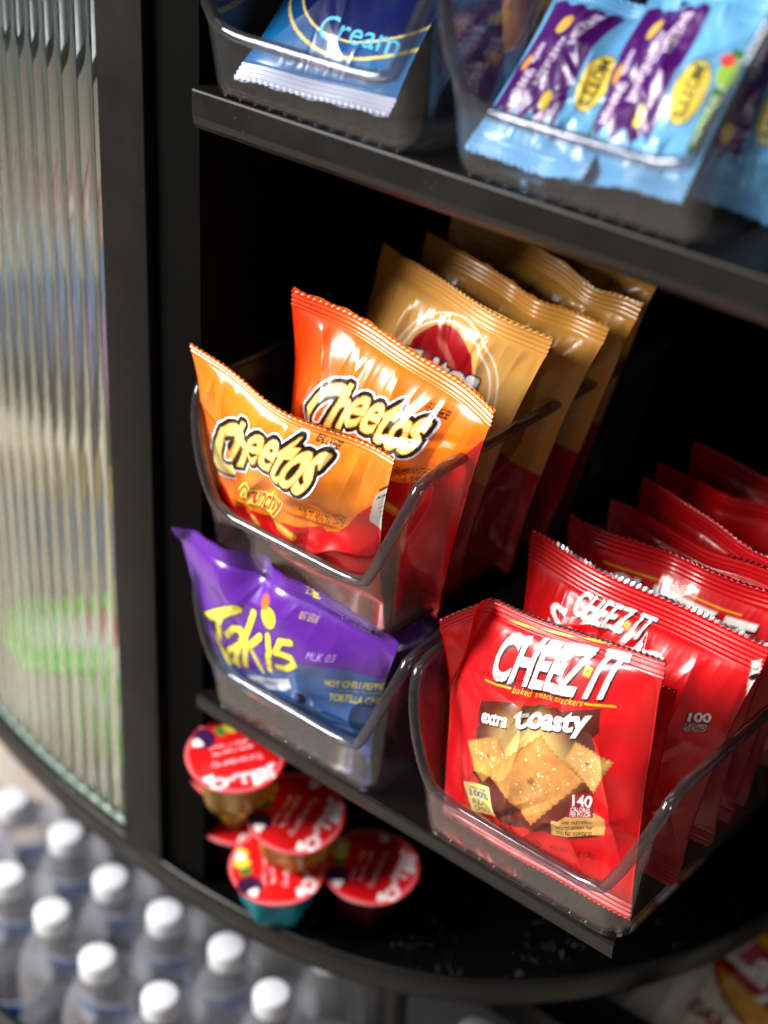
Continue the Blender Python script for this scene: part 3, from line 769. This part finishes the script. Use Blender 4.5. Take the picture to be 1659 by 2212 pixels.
# ---- larger red pouch with white lettering
b = Bag((0.2950, 0.0640, ZB + 0.0035), -2.2, -9.5, 0.0, 0.180, 0.186, taper=.2, depth=0.044, seed=24, dens=1.4, creases=16, wr=1.15, crimp=.020)
A = Art(180, 186, 3.4, (206, 12, 20), b.plane(), Z(1500, 1400, 1.659), b)
cheezit_logo(A, (578, 995), (945, 1155), (612, 880), 1.2, (862, 1068), 1.9, bold=.028)
A.text('S', (440, 1075), (545, 1115), (458, 930), (238, 234, 232), bold=.03, shadow=(1.0, -1.0, (60, 4, 8))); A.text('NAP', (565, 1190), (930, 1330), (580, 1060), (238, 234, 232), bold=.03, shadow=(1.0, -1.0, (60, 4, 8)))
A.text("'", (925, 1200), (945, 1205), (940, 1160), (238, 234, 232), bold=.03)
A.text('D', (950, 1290), (1070, 1330), (965, 1190), (238, 234, 232), bold=.03, shadow=(1.0, -1.0, (60, 4, 8)))
A.px = Z(2000, 1350, 1.77)
A.poly([(400, 1722), (516, 1750), (490, 1850), (380, 1832)], (120, 4, 18))
A.text('100', (404, 1780), (508, 1800), (412, 1728), (244, 236, 236), bold=.02); A.text('CALORIES', (390, 1806), (490, 1830), (394, 1786), (232, 214, 214)); A.text('PER POUCH', (386, 1830), (482, 1852), (389, 1810), (232, 214, 214))
A.poly([(705, 1465), (765, 1455), (735, 1580), (680, 1740), (672, 1720)], (220, 214, 210)); A.text('Servings', (708, 1530), (750, 1524), (710, 1500), (20, 20, 20), bold=.02)
A.stroke([(712, 1560), (740, 1550)], 4, (20, 20, 20))
b.build('cracker_bag', A, 'large red bag with white lettering and torn silver top edge behind the cracker bag', 'snack bag', 'red cracker bags in the corner bin', edge=(-.75, 1, .0018))
# ---- the row behind
red_bag((0.2960, 0.106, ZB + 0.0035), 1.7, -11, -0.9, 0.160, 0.1860, 31, 'red bag with white block letters just behind the large torn-top bag', logo=True, dens=1.0, col_=(190, 10, 18))
rest = 'red cracker bag standing in the dark row at the back of the corner bin'
for k, (x, y, h) in enumerate(((0.2950, 0.1420, .182), (0.2920, 0.1705, .186), (0.2930, 0.2098, .184), (0.2940, 0.2500, .187))):
    red_bag((x, y, ZB + 0.0035), (1.5, -2.5, 2.0, -1.0)[k], -11.4 + (0, 2, -1, 2)[k], (0, 1.5, -1, 1)[k], 0.155, h, 41 + k, rest, dens=.8, col_=(186, 10, 18), edge=(.2, 1, .0005))

# ---- orange bags
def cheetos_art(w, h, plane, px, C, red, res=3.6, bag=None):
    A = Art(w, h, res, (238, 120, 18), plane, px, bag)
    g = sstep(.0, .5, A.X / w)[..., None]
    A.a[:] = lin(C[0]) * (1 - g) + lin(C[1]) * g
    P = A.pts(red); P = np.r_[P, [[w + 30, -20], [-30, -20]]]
    mk, sl = A.polymask(P); A.put(mk, (206, 14, 20), sl)
    return A
def cheetos_logo(A, boxes, rot=.32, k1=3.5, k2=4.8):
    tot = np.zeros((A.ny, A.nx)); ms = []
    for ch, cx, cy, hh, ww, tl in boxes:
        dx, dy = math.cos(tl), math.sin(tl); ux, uy = -math.sin(tl) * -1, -math.cos(tl)
        p0 = (cx - dx * ww / 2 - ux * hh / 2, cy - dy * ww / 2 - uy * hh / 2)
        p1 = (p0[0] + dx * ww, p0[1] + dy * ww); p2 = (p0[0] + ux * hh, p0[1] + uy * hh)
        mk = A.textmask(ch, p0, p1, p2, bold=.02); ms.append(mk); tot = np.maximum(tot, mk)
    A.put(A.grow(tot, k2 + .6), (120, 50, 10), alpha=.5)
    A.put(A.grow(tot, k2), (246, 246, 250)); A.put(A.grow(tot, k1), (22, 18, 16))
    A.put(A.grow(tot, .8), (232, 150, 40)); A.put(A.grow(tot, .2), (238, 222, 132))
def puff(A, l, wd, raw=False):
    A.stroke(l, wd * 1.15, (150, 50, 10), raw=raw); A.stroke(l, wd, (232, 132, 28), raw=raw); A.stroke([(a, b_ - 6) for a, b_ in l], wd * .45, (248, 186, 84), raw=raw)

b = Bag((0.0680, 0.0290, ZB + 0.1335), -2.4, 13.0, 6.0, 0.174, 0.143, depth=0.042, taper=0.14, seed=5, dens=2.2, creases=18, wr=1.5, lump=1.5, crimp=.007, pinch=.03)
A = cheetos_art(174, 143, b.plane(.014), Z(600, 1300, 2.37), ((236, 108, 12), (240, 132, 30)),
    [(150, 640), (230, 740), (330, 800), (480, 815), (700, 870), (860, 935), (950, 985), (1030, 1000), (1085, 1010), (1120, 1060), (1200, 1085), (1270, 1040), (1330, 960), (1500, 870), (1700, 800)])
cheetos_logo(A, [('C', 285, 360, 400, 250, .42), ('h', 440, 330, 300, 130, .38), ('e', 560, 355, 210, 125, .40), ('e', 690, 405, 215, 130, .42), ('t', 808, 450, 290, 115, .42), ('o', 900, 525, 215, 135, .42), ('s', 1005, 570, 230, 95, .36)])
A.text('Crunchy', (425, 745), (800, 868), (452, 600), (206, 30, 24), bold=.03, shear=.1, outline=[(2.4, (40, 60, 20)), (1.7, (240, 214, 90))])
A.text('MADE WITH', (985, 320), (1080, 385), (992, 298), (40, 26, 12), bold=.02); A.text('REAL CHEESE!', (948, 365), (1098, 470), (958, 325), (40, 20, 8), bold=.03)
A.text('GUARANTEED FRESH', (935, 840), (1248, 1002), (948, 795), (70, 24, 8), bold=.012); A.text('· UNTIL PRINTED DATE ·', (935, 882), (1255, 1050), (945, 842), (70, 24, 8), bold=.012)
puff(A, [(730, 885), (820, 960), (905, 1030)], 6.5); puff(A, [(770, 1150), (920, 1190), (1045, 1245)], 6.5); puff(A, [(1010, 1330), (1110, 1370)], 5); puff(A, [(430, 850), (520, 880), (550, 940), (480, 930)], 6)
puff(A, [(560, 1000), (660, 1050)], 6)
for i, (t, y, x1) in enumerate((('BEST IF USED BY', 1030, 195), ('25AUG2026', 1082, 210), ('S 491 11961', 1130, 205), ('08     10:01', 1185, 215))):
    A.text(t, (910, y), (910 + x1, y + x1 * .47), (912, y - (22 if i == 0 else 42)), (60, 6, 6), bold=.0)
A.poly([(1405, 850), (1460, 820), (1525, 800), (1560, 1050), (1585, 1260), (1510, 1350), (1480, 1150), (1400, 1045)], (206, 196, 190))
A.text('Amount', (1415, 895), (1515, 862), (1414, 862), (30, 26, 24), bold=.02); A.stroke([(1420, 822), (1530, 780)], 1.4, (26, 22, 20))
for k in range(9): A.stroke([(1440 + k * 11, 960 + k * 34), (1530 + k * 6, 930 + k * 34)], .5, (90, 70, 64))
b.build('cheese_snack_bag', A, 'front orange cheese snack bag leaning over the bin rim', 'snack bag', 'orange cheese snack bags')

b = Bag((0.0940, 0.0580, ZB + 0.1335), -1.4, 1.5, 9.3, 0.168, 0.174, depth=0.046, taper=0.10, seed=14, dens=1.5, creases=20, wr=1.6, lump=1.5, crimp=.012)
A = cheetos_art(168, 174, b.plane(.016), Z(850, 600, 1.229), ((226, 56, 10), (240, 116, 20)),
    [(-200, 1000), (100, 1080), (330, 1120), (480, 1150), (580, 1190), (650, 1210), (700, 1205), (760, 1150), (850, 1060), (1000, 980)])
cheetos_logo(A, [('C', 262, 880, 185, 120, .42), ('h', 338, 880, 150, 62, .40), ('e', 393, 900, 105, 62, .42), ('e', 455, 932, 108, 66, .44), ('t', 513, 955, 145, 58, .44), ('o', 565, 1000, 108, 66, .44), ('s', 625, 1015, 120, 58, .38)], k1=3.5, k2=4.8)
A.text('Crunchy', (335, 1075), (515, 1135), (350, 1005), (206, 30, 24), bold=.03, shear=.1, outline=[(2.4, (40, 60, 20)), (1.7, (240, 214, 90))])
A.text('REAL CHEESE!', (622, 925), (705, 975), (630, 895), (40, 20, 8), bold=.03)
A.text('GUARANTEED FRESH', (575, 1150), (745, 1215), (582, 1122), (70, 24, 8)); A.text('· UNTIL PRINTED DATE ·', (565, 1172), (725, 1250), (572, 1145), (70, 24, 8))
puff(A, [(490, 1230), (540, 1270), (575, 1310)], 7)
b.build('cheese_snack_bag', A, 'second orange cheese snack bag with wrinkled shiny top, behind the front one', 'snack bag', 'orange cheese snack bags')

# ---- gold bags
def gold_bag(loc, yaw, lean, roll, w, h, seed, label, art=None, dens=1.0, folds=(), depth=.038):
    b = Bag(loc, yaw, lean, roll, w, h, depth=depth, seed=seed, dens=dens, creases=22, wr=1.7, crimp=.013, folds=folds, taper=.14, lump=1.3, dents=slump(seed))
    A = Art(w * 1000, h * 1000, 2.6, (208, 146, 62), b.plane(.014), Z(850, 600, 1.229), b)
    W, Hh = w * 1000, h * 1000
    A.poly([(-5, -5), (W + 5, -5), (W + 5, Hh * .40), (W * .8, Hh * .44), (W * .4, Hh * .38), (-5, Hh * .44)], (176, 14, 26), raw=True)
    if art: art(A)
    return b.build('corn_chip_bag', A, label, 'snack bag', 'gold chip bags in a row')
def gold_art(A):
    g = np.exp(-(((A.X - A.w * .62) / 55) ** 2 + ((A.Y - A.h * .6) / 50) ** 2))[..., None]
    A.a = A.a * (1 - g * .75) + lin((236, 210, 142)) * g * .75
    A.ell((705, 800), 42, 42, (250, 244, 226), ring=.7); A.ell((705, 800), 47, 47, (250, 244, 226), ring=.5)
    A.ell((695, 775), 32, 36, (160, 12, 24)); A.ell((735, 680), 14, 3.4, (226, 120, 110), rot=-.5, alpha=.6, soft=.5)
    A.text('Fritos', (560, 770), (845, 862), (582, 650), (248, 246, 242), bold=.05, outline=[(1.5, (34, 20, 40))])
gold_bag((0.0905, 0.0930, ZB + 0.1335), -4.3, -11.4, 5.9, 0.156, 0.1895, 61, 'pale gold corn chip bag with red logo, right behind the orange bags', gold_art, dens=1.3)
gold_bag((0.1060, 0.1270, ZB + 0.1335), -0.5, -11.2, 6.5, 0.158, 0.1915, 67, 'plain dark gold bag between the logo bag and the tallest gold bag', dens=1.0)
gold_bag((0.1050, 0.1660, ZB + 0.1335), 3.2, -10.9, 7.4, 0.160, 0.1965, 71, 'tallest plain gold bag with bright crinkled seal under the upper shelf', dens=1.0)
def back_art(A):
    A.px = None; A.plane = None; A.ell((A.w * .42, A.h * .80), 16, 12, (176, 20, 30)); A.ell((A.w * .38, A.h * .86), 6, 4, (240, 230, 220)); A.stroke([(A.w * .62, A.h * .5), (A.w * .62, A.h)], 1, (150, 120, 40))
gold_bag((0.0990, 0.2080, ZB + 0.1335), 4, -9, 7.0, 0.150, 0.200, 77, 'gold bag with red mark at the back, mostly hidden by the upper shelf', back_art, dens=.8)

# ---- purple bag
b = Bag((0.0660, 0.0245, ZB + 0.0040), 3.0, 11.0, 5.5, 0.190, 0.147, depth=0.036, taper=0.24, seed=12, dens=1.5, creases=16, wr=1.1, crimp=.016, pinch=.02, sag=.012, bow=.004,
        folds=[(-0.068, 0.147, 0.020, 0.030, 26, 0.010)], dents=[(-.22, 1.0, .16, .22, .016, -.006)])
A = Art(190, 147, 3.4, (92, 34, 150), b.plane(.012), Z(450, 1700, 1.843), b)
A.poly([(200, 700), (400, 775), (480, 830), (620, 900), (800, 850), (1000, 800), (1200, 850), (1400, 950), (1700, 1000), (1700, 1900), (200, 1900)], (46, 92, 160))
A.poly([(200, 1040), (480, 1040), (640, 1060), (820, 1200), (900, 1300), (1100, 1350), (1300, 1480), (1700, 1700), (1700, 2200), (200, 2200)], (196, 96, 104)); A.ell((620, 1085), 7, 5, (170, 190, 90), soft=.4); A.ell((1150, 1400), 8, 5, (150, 180, 90), soft=.4)
YL = (236, 226, 80)
T = [([(408, 548), (610, 495)], 7.6), ([(515, 530), (490, 620), (470, 700), (520, 855)], 6.4),
     ([(548, 652), (600, 610), (648, 622), (640, 690), (612, 770), (602, 850)], 5.2), ([(628, 712), (560, 745), (522, 800), (560, 840), (612, 800)], 4.6),
     ([(702, 525), (685, 640), (655, 845)], 5.4), ([(765, 655), (700, 715), (740, 790), (775, 868)], 5.4),
     ([(812, 655), (842, 730), (835, 845)], 5.4), ([(945, 690), (890, 680), (875, 735), (960, 770), (985, 810), (930, 838), (890, 820)], 5.2)]
for dlt, cc in ((2.6, (60, 16, 96)), (.8, (110, 90, 20)), (0, YL)):
    for l, wd in T: A.stroke(l, wd + dlt, cc)
    A.ell((795, 558), 7.6 + dlt / 2, 8 + dlt / 2, cc)
for r in (5.9, 3.8, 1.8): A.ell((795, 558), r, r * 1.05, (150, 130, 30), ring=.35)
A.ell((752, 480), 5, 6, (214, 110, 40), soft=.5)
A.poly([(635, 925), (780, 915), (940, 900), (955, 960), (860, 990), (780, 1005), (690, 960)], (214, 218, 228)); A.text('HEAT', (748, 985), (875, 978), (748, 938), (60, 140, 200), bold=.03)
A.ell((1010, 1035), 8.5, 10, (170, 190, 220), ring=.4); A.ell((1008, 1030), 4.6, 6.2, (16, 24, 70)); A.stroke([(950, 1060), (960, 1150), (1030, 1220)], .7, (170, 190, 220)); A.stroke([(1068, 1060), (1045, 1150), (1050, 1230)], .7, (170, 190, 220))
A.ell((1092, 1112), 2.2, 2.2, (210, 214, 60)); A.text('HOT CHILI PEPPER', (1132, 958), (1430, 1030), (1140, 915), (214, 206, 70), bold=.025); A.text('TORTILLA CHIPS', (1148, 1055), (1420, 1125), (1155, 1008), (214, 206, 70), bold=.025)
A.text('ARTIFICIALLY FLAVORED', (1200, 1002), (1400, 1050), (1202, 990), (190, 180, 60))
A.poly([(985, 470), (1010, 460), (1032, 508), (995, 500)], (226, 216, 80)); A.text('EASY OPEN', (945, 470), (1000, 488), (947, 425), (226, 216, 80)); A.text('BEST BEFORE', (955, 580), (1045, 620), (957, 555), (200, 180, 70)); A.text('MLK 03', (1045, 775), (1180, 812), (1050, 740), (176, 150, 210))
b.build('rolled_tortilla_chip_bag', A, 'purple and blue chip bag with yellow lettering in the lower bin', 'snack bag', None)
b = Bag((0.085, 0.085, ZB + 0.0040), 2, -4, 3, 0.13, 0.092, depth=.04, seed=88, dens=.8)
A = Art(130, 92, 2, (70, 22, 96)); A.poly([(-2, -2), (152, -2), (152, 40), (-2, 34)], (130, 20, 80), raw=True)
b.build('rolled_tortilla_chip_bag', A, 'plain dark purple bag behind the yellow-lettered one, in shadow', 'snack bag', None)

# ---- upper shelf: blue packet
b = Bag((0.0741, 0.0190, SH_UP + 0.0085), 7.3, -51, -1.5, 0.1065, 0.15, depth=0.024, taper=0, seed=19, dens=1.5, creases=14, wr=.8, crimp=.013, lump=.3)
A = Art(106.5, 150, 3.2, (16, 92, 146), b.plane(.009), Z(400, 0, 1.58), b)
A.ell((1330, -150), 62, 62, (214, 190, 110)); A.ell((1330, -150), 60, 60, (14, 70, 128)); A.ell((1330, -150), 52, 52, (214, 196, 120)); A.ell((1330, -150), 50.5, 50.5, (8, 20, 78))
A.ell((560, -180), 26, 26, (210, 186, 110), ring=.4); A.ell((560, -180), 24, 24, (210, 186, 110), ring=.4); A.ell((560, -180), 29, 29, (210, 186, 110), ring=.5)
for a in range(14):
    t = math.radians(200 + a * 16); A.ell((1330 + 880 * math.cos(t), -150 - 830 * math.sin(t)), 2.2, 3.2, (14, 40, 100), ring=.45, rot=t)
A.text('Cream', (1000, 190), (1400, 270), (1030, 80), (92, 180, 220), bold=.005, shear=.25); A.text('flavored', (1060, 330), (1300, 372), (1070, 280), (92, 180, 220), shear=.2)
A.poly([(-1, -1), (108, -1), (108, 12), (-1, 12)], (168, 176, 196), raw=True)
b.build('cookie_packet', A, 'blue foil cookie packet with dark blue oval and silver crimped end', 'packet', None)

# ---- fruit snack pouches
def mott_art(w, h):
    A = Art(w, h, 4, (98, 162, 208)); A.a *= (0.94 + .12 * vnoise(A.X / 9, A.Y / 9, 4))[..., None]
    top = [(w * .03 + w * .58 * k / 8, h * .88 + (1.6 if k % 2 else -1.6)) for k in range(9)]; bo = [(w * .61 - w * .58 * k / 8, h * .22 + (4.0 if k % 2 else -3.5)) for k in range(9)]
    A.poly(top + bo, (70, 14, 96), raw=True)
    def tx(t, x, y0, y1, wd, c, bold=.01): A.text(t, (x, y1), (x, y0), (x + wd, y1), c, bold=bold)
    W_ = (232, 216, 236)
    tx('ENGLISH', w * .40, h * .62, h * .84, w * .09, W_, .02); tx('SPANISH', w * .16, h * .26, h * .46, w * .09, W_, .02); tx('MANDARIN', w * .30, h * .38, h * .66, w * .07, W_); tx('apple', w * .13, h * .50, h * .62, w * .07, W_)
    A.ell((w * .24, h * .74), w * .05, h * .06, (222, 180, 80)); A.ell((w * .12, h * .5), w * .03, h * .05, (214, 150, 60)); A.ell((w * .46, h * .32), w * .04, h * .05, (222, 190, 60))
    A.ell((w * .75, h * .47), w * .115, h * .155, (60, 46, 20)); A.ell((w * .75, h * .47), w * .105, h * .148, (226, 200, 74)); tx("MOTT'S", w * .705, h * .345, h * .595, w * .09, (30, 24, 14), .03)
    A.poly([(w * .88, h * .22), (w * .97, h * .22), (w * .97, h * .72), (w * .88, h * .72)], (52, 112, 50), raw=True); tx('FRUIT SNACKS', w * .90, h * .26, h * .68, w * .05, (206, 224, 190))
    A.ell((w * .92, h * .60), w * .07, h * .06, (150, 196, 70)); A.ell((w * .88, h * .66), w * .05, h * .03, (206, 40, 40))
    return A
def pouch(loc, yaw, lean, roll, w, h, seed, label, dens=1.7, depth=.020, back=(120, 180, 220)):
    b = Bag(loc, yaw, lean, roll, w, h, depth=depth, seed=seed, dens=dens, creases=20, wr=1.6, crimp=.009, lump=1.3)
    return b.build('fruit_snack_pouch', mott_art(w * 1000, h * 1000), label, 'snack pouch', 'fruit snack pouches', back=back)
UZ = SH_UP + 0.0085
pouch((0.2290, 0.0180, UZ), -4, -46, -3, 0.080, 0.112, 33, 'fruit snack pouch lying nearest the blue packet bin, purple band up')
pouch((0.2890, 0.0170, UZ + 0.004), -6, -42, -6, 0.078, 0.118, 35, 'fruit snack pouch overlapping its neighbour, resting on the bin front')
pouch((0.3270, 0.0420, UZ + 0.001), 14, -48, 4, 0.066, 0.112, 37, 'fruit snack pouch tucked into the far front corner of its bin')
pouch((0.3050, 0.0900, UZ + 0.018), 8, -58, -6, 0.080, 0.112, 39, 'fruit snack pouch lying on top at the back of the pouch pile')
pouch((0.3460, 0.1100, UZ + 0.012), -20, -62, 12, 0.078, 0.112, 43, 'fruit snack pouch at the back, wedged against the far bin wall')
pouch((0.2500, 0.1000, UZ + 0.012), -10, -40, 10, 0.085, 0.12, 41, 'fruit snack pouch standing behind the pouch pile')
b = Bag((0.2050, 0.1050, UZ), 62, -14, 0, 0.10, 0.13, depth=.022, seed=51, dens=1.1)
A = Art(100, 130, 2.4, (44, 60, 92)); A.poly([(0, 40), (60, 60), (60, 130), (0, 130)], (120, 84, 40), raw=True); A.text('G', (8, 70), (56, 70), (8, 118), (30, 24, 30), bold=.06); A.ell((30, 55), 7, 7, (214, 176, 40)); A.poly([(60, 20), (80, 20), (70, 90), (55, 90)], (70, 90, 50), raw=True); A.text('MIGHTY', (70, 95), (98, 95), (70, 104), (150, 160, 190))
b.build('snack_bar_pouch', A, 'dark blue and brown pouch with a yellow star behind the bin wall', 'snack pouch', None)

# ================================================================== gelatin cups
def lid_art(seed, style):
    A = Art(70, 70, 3.4, (206, 14, 20)); c = (35, 35)
    A.ell(c, 32.5, 32.5, (226, 120, 130), ring=.7)
    A.text('JELL-O', (20, 12), (20, 58), (8, 12), (240, 225, 228), bold=.04, outline=[(.9, (224, 130, 140))]) if style else A.text('JELL-O', (14, 14), (44, 8), (16, 26), (240, 225, 228), bold=.04)
    A.text('Strawberry', (32, 18), (32, 54), (26, 18), (232, 180, 190), bold=.015); A.text('low calorie', (40, 22), (40, 50), (36, 22), (236, 214, 220)); A.text('gelatin snack', (46, 22), (46, 52), (42, 22), (236, 214, 220))
    A.ell((54, 52), 9, 8, (50, 14, 60)); A.ell((57, 40), 5, 3, (40, 120, 50), rot=.5); A.ell((60, 32), 6, 5, (206, 206, 70)); A.ell((60, 24), 4, 5, (206, 206, 70), rot=.6)
    return A
def gel_mat(name, c):
    m, N, L, p = new_mat(name)
    p.inputs['Base Color'].default_value = (*lin(c), 1); p.inputs['Roughness'].default_value = 0.15
    p.inputs['Transmission Weight'].default_value = 0.55; p.inputs['IOR'].default_value = 1.35
    return m
GEL = {'teal': gel_mat('teal gelatin', (40, 170, 186)), 'amber': gel_mat('amber gelatin', (206, 160, 60)), 'dark': gel_mat('dark cherry gelatin', (70, 10, 24))}
def gel_cup(lid, spin, tilt, gel, label, style=1, tab=None):
    rm = Matrix.Rotation(math.radians(tilt), 3, Vector((.72, .62, 0))) @ Matrix.Rotation(spin, 3, 'Z')
    loc = Vector(lid) - rm @ Vector((0, 0, 0.0470 * 0.98))
    root = empty('gelatin_cup', loc, label, 'gelatin cup', 'gelatin cups under the shelf')
    root.rotation_euler = rm.to_euler(); root.scale = (1.08, 1.08, 0.98)
    v, f = lathe([(0.020, 0.0), (0.0225, 0.002), (0.025, 0.012), (0.0275, 0.034), (0.0290, 0.044)], 64, True, 6, 0.07)
    mesh_obj('cup', v, f, GEL[gel], root)
    v, f = lathe([(0.030, 0.0440), (0.0335, 0.0450), (0.0335, 0.0462), (0.030, 0.0466)], 48); mesh_obj('rim', v, f, M['white_foil'], root)
    A = lid_art(0, style); nr, na = 26, 96; V = []; C = []
    for i in range(nr + 1):
        r = 0.0345 * i / nr
        for k in range(na):
            a = 2 * math.pi * k / na; R = r
            if tab is not None:
                da = abs((a - tab + math.pi) % (2 * math.pi) - math.pi); R = r * (1 + 0.42 * max(0, 1 - (da / .42) ** 2) * (i / nr) ** 6)
            x, y = R * math.cos(a), R * math.sin(a)
            z = 0.0470 + 0.0006 * math.sin(5 * a) * i / nr
            if R > 0.0345: z += (R - 0.0345) * 0.9
            V.append((x, y, z)); ix = int(np.clip((x * 1000 + 35) * A.res, 0, A.nx - 1)); iy = int(np.clip((y * 1000 + 35) * A.res, 0, A.ny - 1))
            C.append(A.a[iy, ix] if R <= 0.0348 else lin((236, 230, 228)))
    F = [(i * na + k, i * na + (k + 1) % na, (i + 1) * na + (k + 1) % na, (i + 1) * na + k) for i in range(nr) for k in range(na)]
    F = [(b_, a_, d_, c_) for a_, b_, c_, d_ in F]; F = [g[::-1] for g in F]
    o = mesh_obj('foil_lid', V, F, M['lid'], root); set_col(o, np.array(C)); return root
gel_cup((0.0630, 0.0200, 0.051), 3.9, 9, 'teal', 'gelatin cup with teal jelly standing on the black base plate')
gel_cup((0.1150, 0.0690, 0.051), 3.5, 8, 'dark', 'dark gelatin cup on the plate furthest from the black post', tab=6.2)
gel_cup((-0.0040, 0.0460, 0.051), 3.4, 8, 'dark', 'lowest gelatin cup next to the black post')
gel_cup((-0.0010, 0.0400, 0.100), 3.2, 12, 'amber', 'gelatin cup in the middle of the stack next to the post')
gel_cup((0.0690, 0.0320, 0.100), 3.4, 14, 'amber', 'amber gelatin cup resting on the teal cup', tab=.2)
gel_cup((0.0310, 0.0060, 0.150), 2.6, 11, 'amber', 'topmost gelatin cup right under the shelf edge')

# ================================================================== water bottles
BV, BF = lathe([(0.024, 0.0), (0.030, 0.004), (0.0315, 0.012), (0.0300, 0.03), (0.0315, 0.045), (0.0300, 0.06), (0.0315, 0.075), (0.0318, 0.11), (0.0315, 0.135), (0.0285, 0.152), (0.021, 0.170), (0.0145, 0.182), (0.0125, 0.186), (0.0125, 0.190)], 40)
LV, LF = lathe([(0.0322, 0.045), (0.0324, 0.047), (0.0324, 0.078), (0.0322, 0.080)], 40, False)
SV, SF = lathe([(0.0326, 0.062), (0.0328, 0.063), (0.0328, 0.074), (0.0326, 0.075)], 40, False)
CV, CF = lathe([(0.0150, 0.184), (0.0154, 0.186), (0.0154, 0.200), (0.0146, 0.2025), (0.012, 0.2035)], 36, True, 18, 0.012)
bot_me = None
spots = [(-0.285, 0.038), (-0.213, 0.040), (-0.141, 0.029), (-0.077, 0.034), (-0.010, 0.039), (0.054, 0.028), (-0.211, -0.030), (-0.146, -0.034), (-0.078, -0.040), (-0.012, -0.034),
         (-0.355, 0.046), (-0.36, 0.115), (-0.29, 0.108), (-0.22, 0.110), (-0.15, 0.100), (-0.08, 0.104), (-0.01, 0.108), (0.056, 0.098), (-0.282, -0.026), (0.200, 0.110)]
for k, (x, y) in enumerate(spots):
    root = empty('water_bottle', (x + random.uniform(-.002, .002), y + random.uniform(-.002, .002), -0.300), 'clear water bottle with white cap in the rows below the base plate', 'bottle', 'water bottles on the lower tier')
    root.rotation_euler = (0, 0, random.uniform(0, 6)); root.scale = (1.03, 1.03, 1.0)
    if bot_me is None:
        bot_me = [mesh_obj('bottle_body', BV, BF, M['water'], root), mesh_obj('label_band', LV, LF, M['label'], root), mesh_obj('label_stripe', SV, SF, M['blue_label'], root), mesh_obj('cap', CV, CF, M['white_cap'], root)]
    else:
        for p in bot_me:
            c = p.copy(); col.objects.link(c); c.parent = root

# ================================================================== bag on the lower tier
_x = .72 * CM[0] + .69 * CM[1]; _x /= np.linalg.norm(_x); _n = -CM[2] + .25 * CM[0]; _n -= _x * (_x @ _n); _n /= np.linalg.norm(_n); _z = np.cross(_x, -_n)
_c = CAM + ray(1552, 2200) / FPX * 1.42
b = Bag(_c - _z * .092 + _x * .004, 0, 0, 0, 0.15, 0.185, depth=.05, seed=93, dens=1.2, rot=np.stack([_x, -_n, _z], 1))
A = Art(150, 185, 2.6, (224, 208, 184))
A.px = None
A.ell((80, 140), 56, 42, (150, 14, 22)); A.ell((80, 138), 50, 37, (226, 160, 40)); A.poly([(20, 122), (140, 122), (150, 160), (10, 160)], (176, 16, 26), raw=True)
A.text("Lay's", (32, 122), (130, 122), (32, 164), (244, 238, 232), bold=.03, shear=.2)
A.text('BARBECUE', (36, 78), (120, 78), (36, 92), (130, 16, 24), bold=.03)
A.poly([(0, 0), (150, 0), (150, 40), (80, 52), (0, 36)], (150, 16, 24), raw=True); A.ell((30, 24), 22, 14, (196, 130, 50))
b.build('potato_chip_bag', A, 'cream and red potato chip bag below the base plate', 'snack bag', None)

# ================================================================== goods behind the reeded glass
def tub(loc, r, h, body, lid, label):
    root = empty('tub', loc, label, 'tub')
    v, f = lathe([(r * .80, 0), (r * .84, .002), (r * .97, h * .86), (r * 1.0, h * .88), (r, h * .92)], 40); mesh_obj('cup', v, f, body, root)
    v, f = lathe([(r * 1.05, h * .90), (r * 1.06, h * .97), (r * 1.02, h), (r * .9, h * .985), (r * .55, h * .985)], 40); o = mesh_obj('lid', v, f, lid, root)
    v, f = lathe([(r * .54, h * .986), (r * .5, h * .990)], 32); mesh_obj('lid_print', v, f, M['white_cap'], o)
M['green'] = paint('green plastic', (70, 186, 30), 0.4); M['whitep'] = paint('white card', (224, 220, 212), 0.5)
tub((-0.250, 0.092, 0.0), 0.056, 0.082, M['whitep'], M['green'], 'white tub with a green lid behind the reeded glass')
def goods(name, loc, yaw, w, h, cols, label, seed, depth=.035):
    b = Bag(loc, yaw, -8, 0, w, h, depth=depth, seed=seed, dens=.8); A = Art(w * 1000, h * 1000, 1.6, cols[0]); n = len(cols)
    for k, c in enumerate(cols): A.poly([(-2, h * 1000 * k / n), (w * 1000 + 2, h * 1000 * k / n + 8), (w * 1000 + 2, h * 1000 + 2), (-2, h * 1000 + 2)], c, raw=True)
    b.build(name, A, label, 'snack bag', 'bags behind the reeded glass')
goods('chip_bag', (-0.150, 0.070, 0.002), 0, 0.11, 0.135, [(80, 170, 50), (90, 180, 60), (200, 205, 200), (100, 180, 70), (210, 206, 200), (170, 30, 40)], 'green bag with red top next to the green-lidded tub', 101)
goods('chip_bag', (-0.150, 0.20, 0.002), 0, 0.15, 0.20, [(200, 190, 160), (226, 186, 90), (214, 160, 60)], 'yellow bag standing behind the green bag, seen through glass', 103)
goods('chip_bag', (-0.150, 0.130, GZ[0]), 0, 0.14, 0.18, [(156, 90, 140), (190, 120, 188), (90, 104, 156), (166, 84, 80)], 'purple and pink bag on the shelf behind the reeded glass', 105)
goods('chip_bag', (-0.300, 0.140, GZ[0]), 0, 0.14, 0.17, [(110, 116, 150), (130, 146, 180), (160, 160, 170), (150, 116, 110)], 'blue bag beside the purple one behind the reeded glass', 107)
goods('chip_bag', (-0.320, 0.20, 0.002), 0, 0.14, 0.20, [(170, 170, 170), (90, 120, 170), (190, 150, 90)], 'grey and blue bag behind the green-lidded tub', 109)
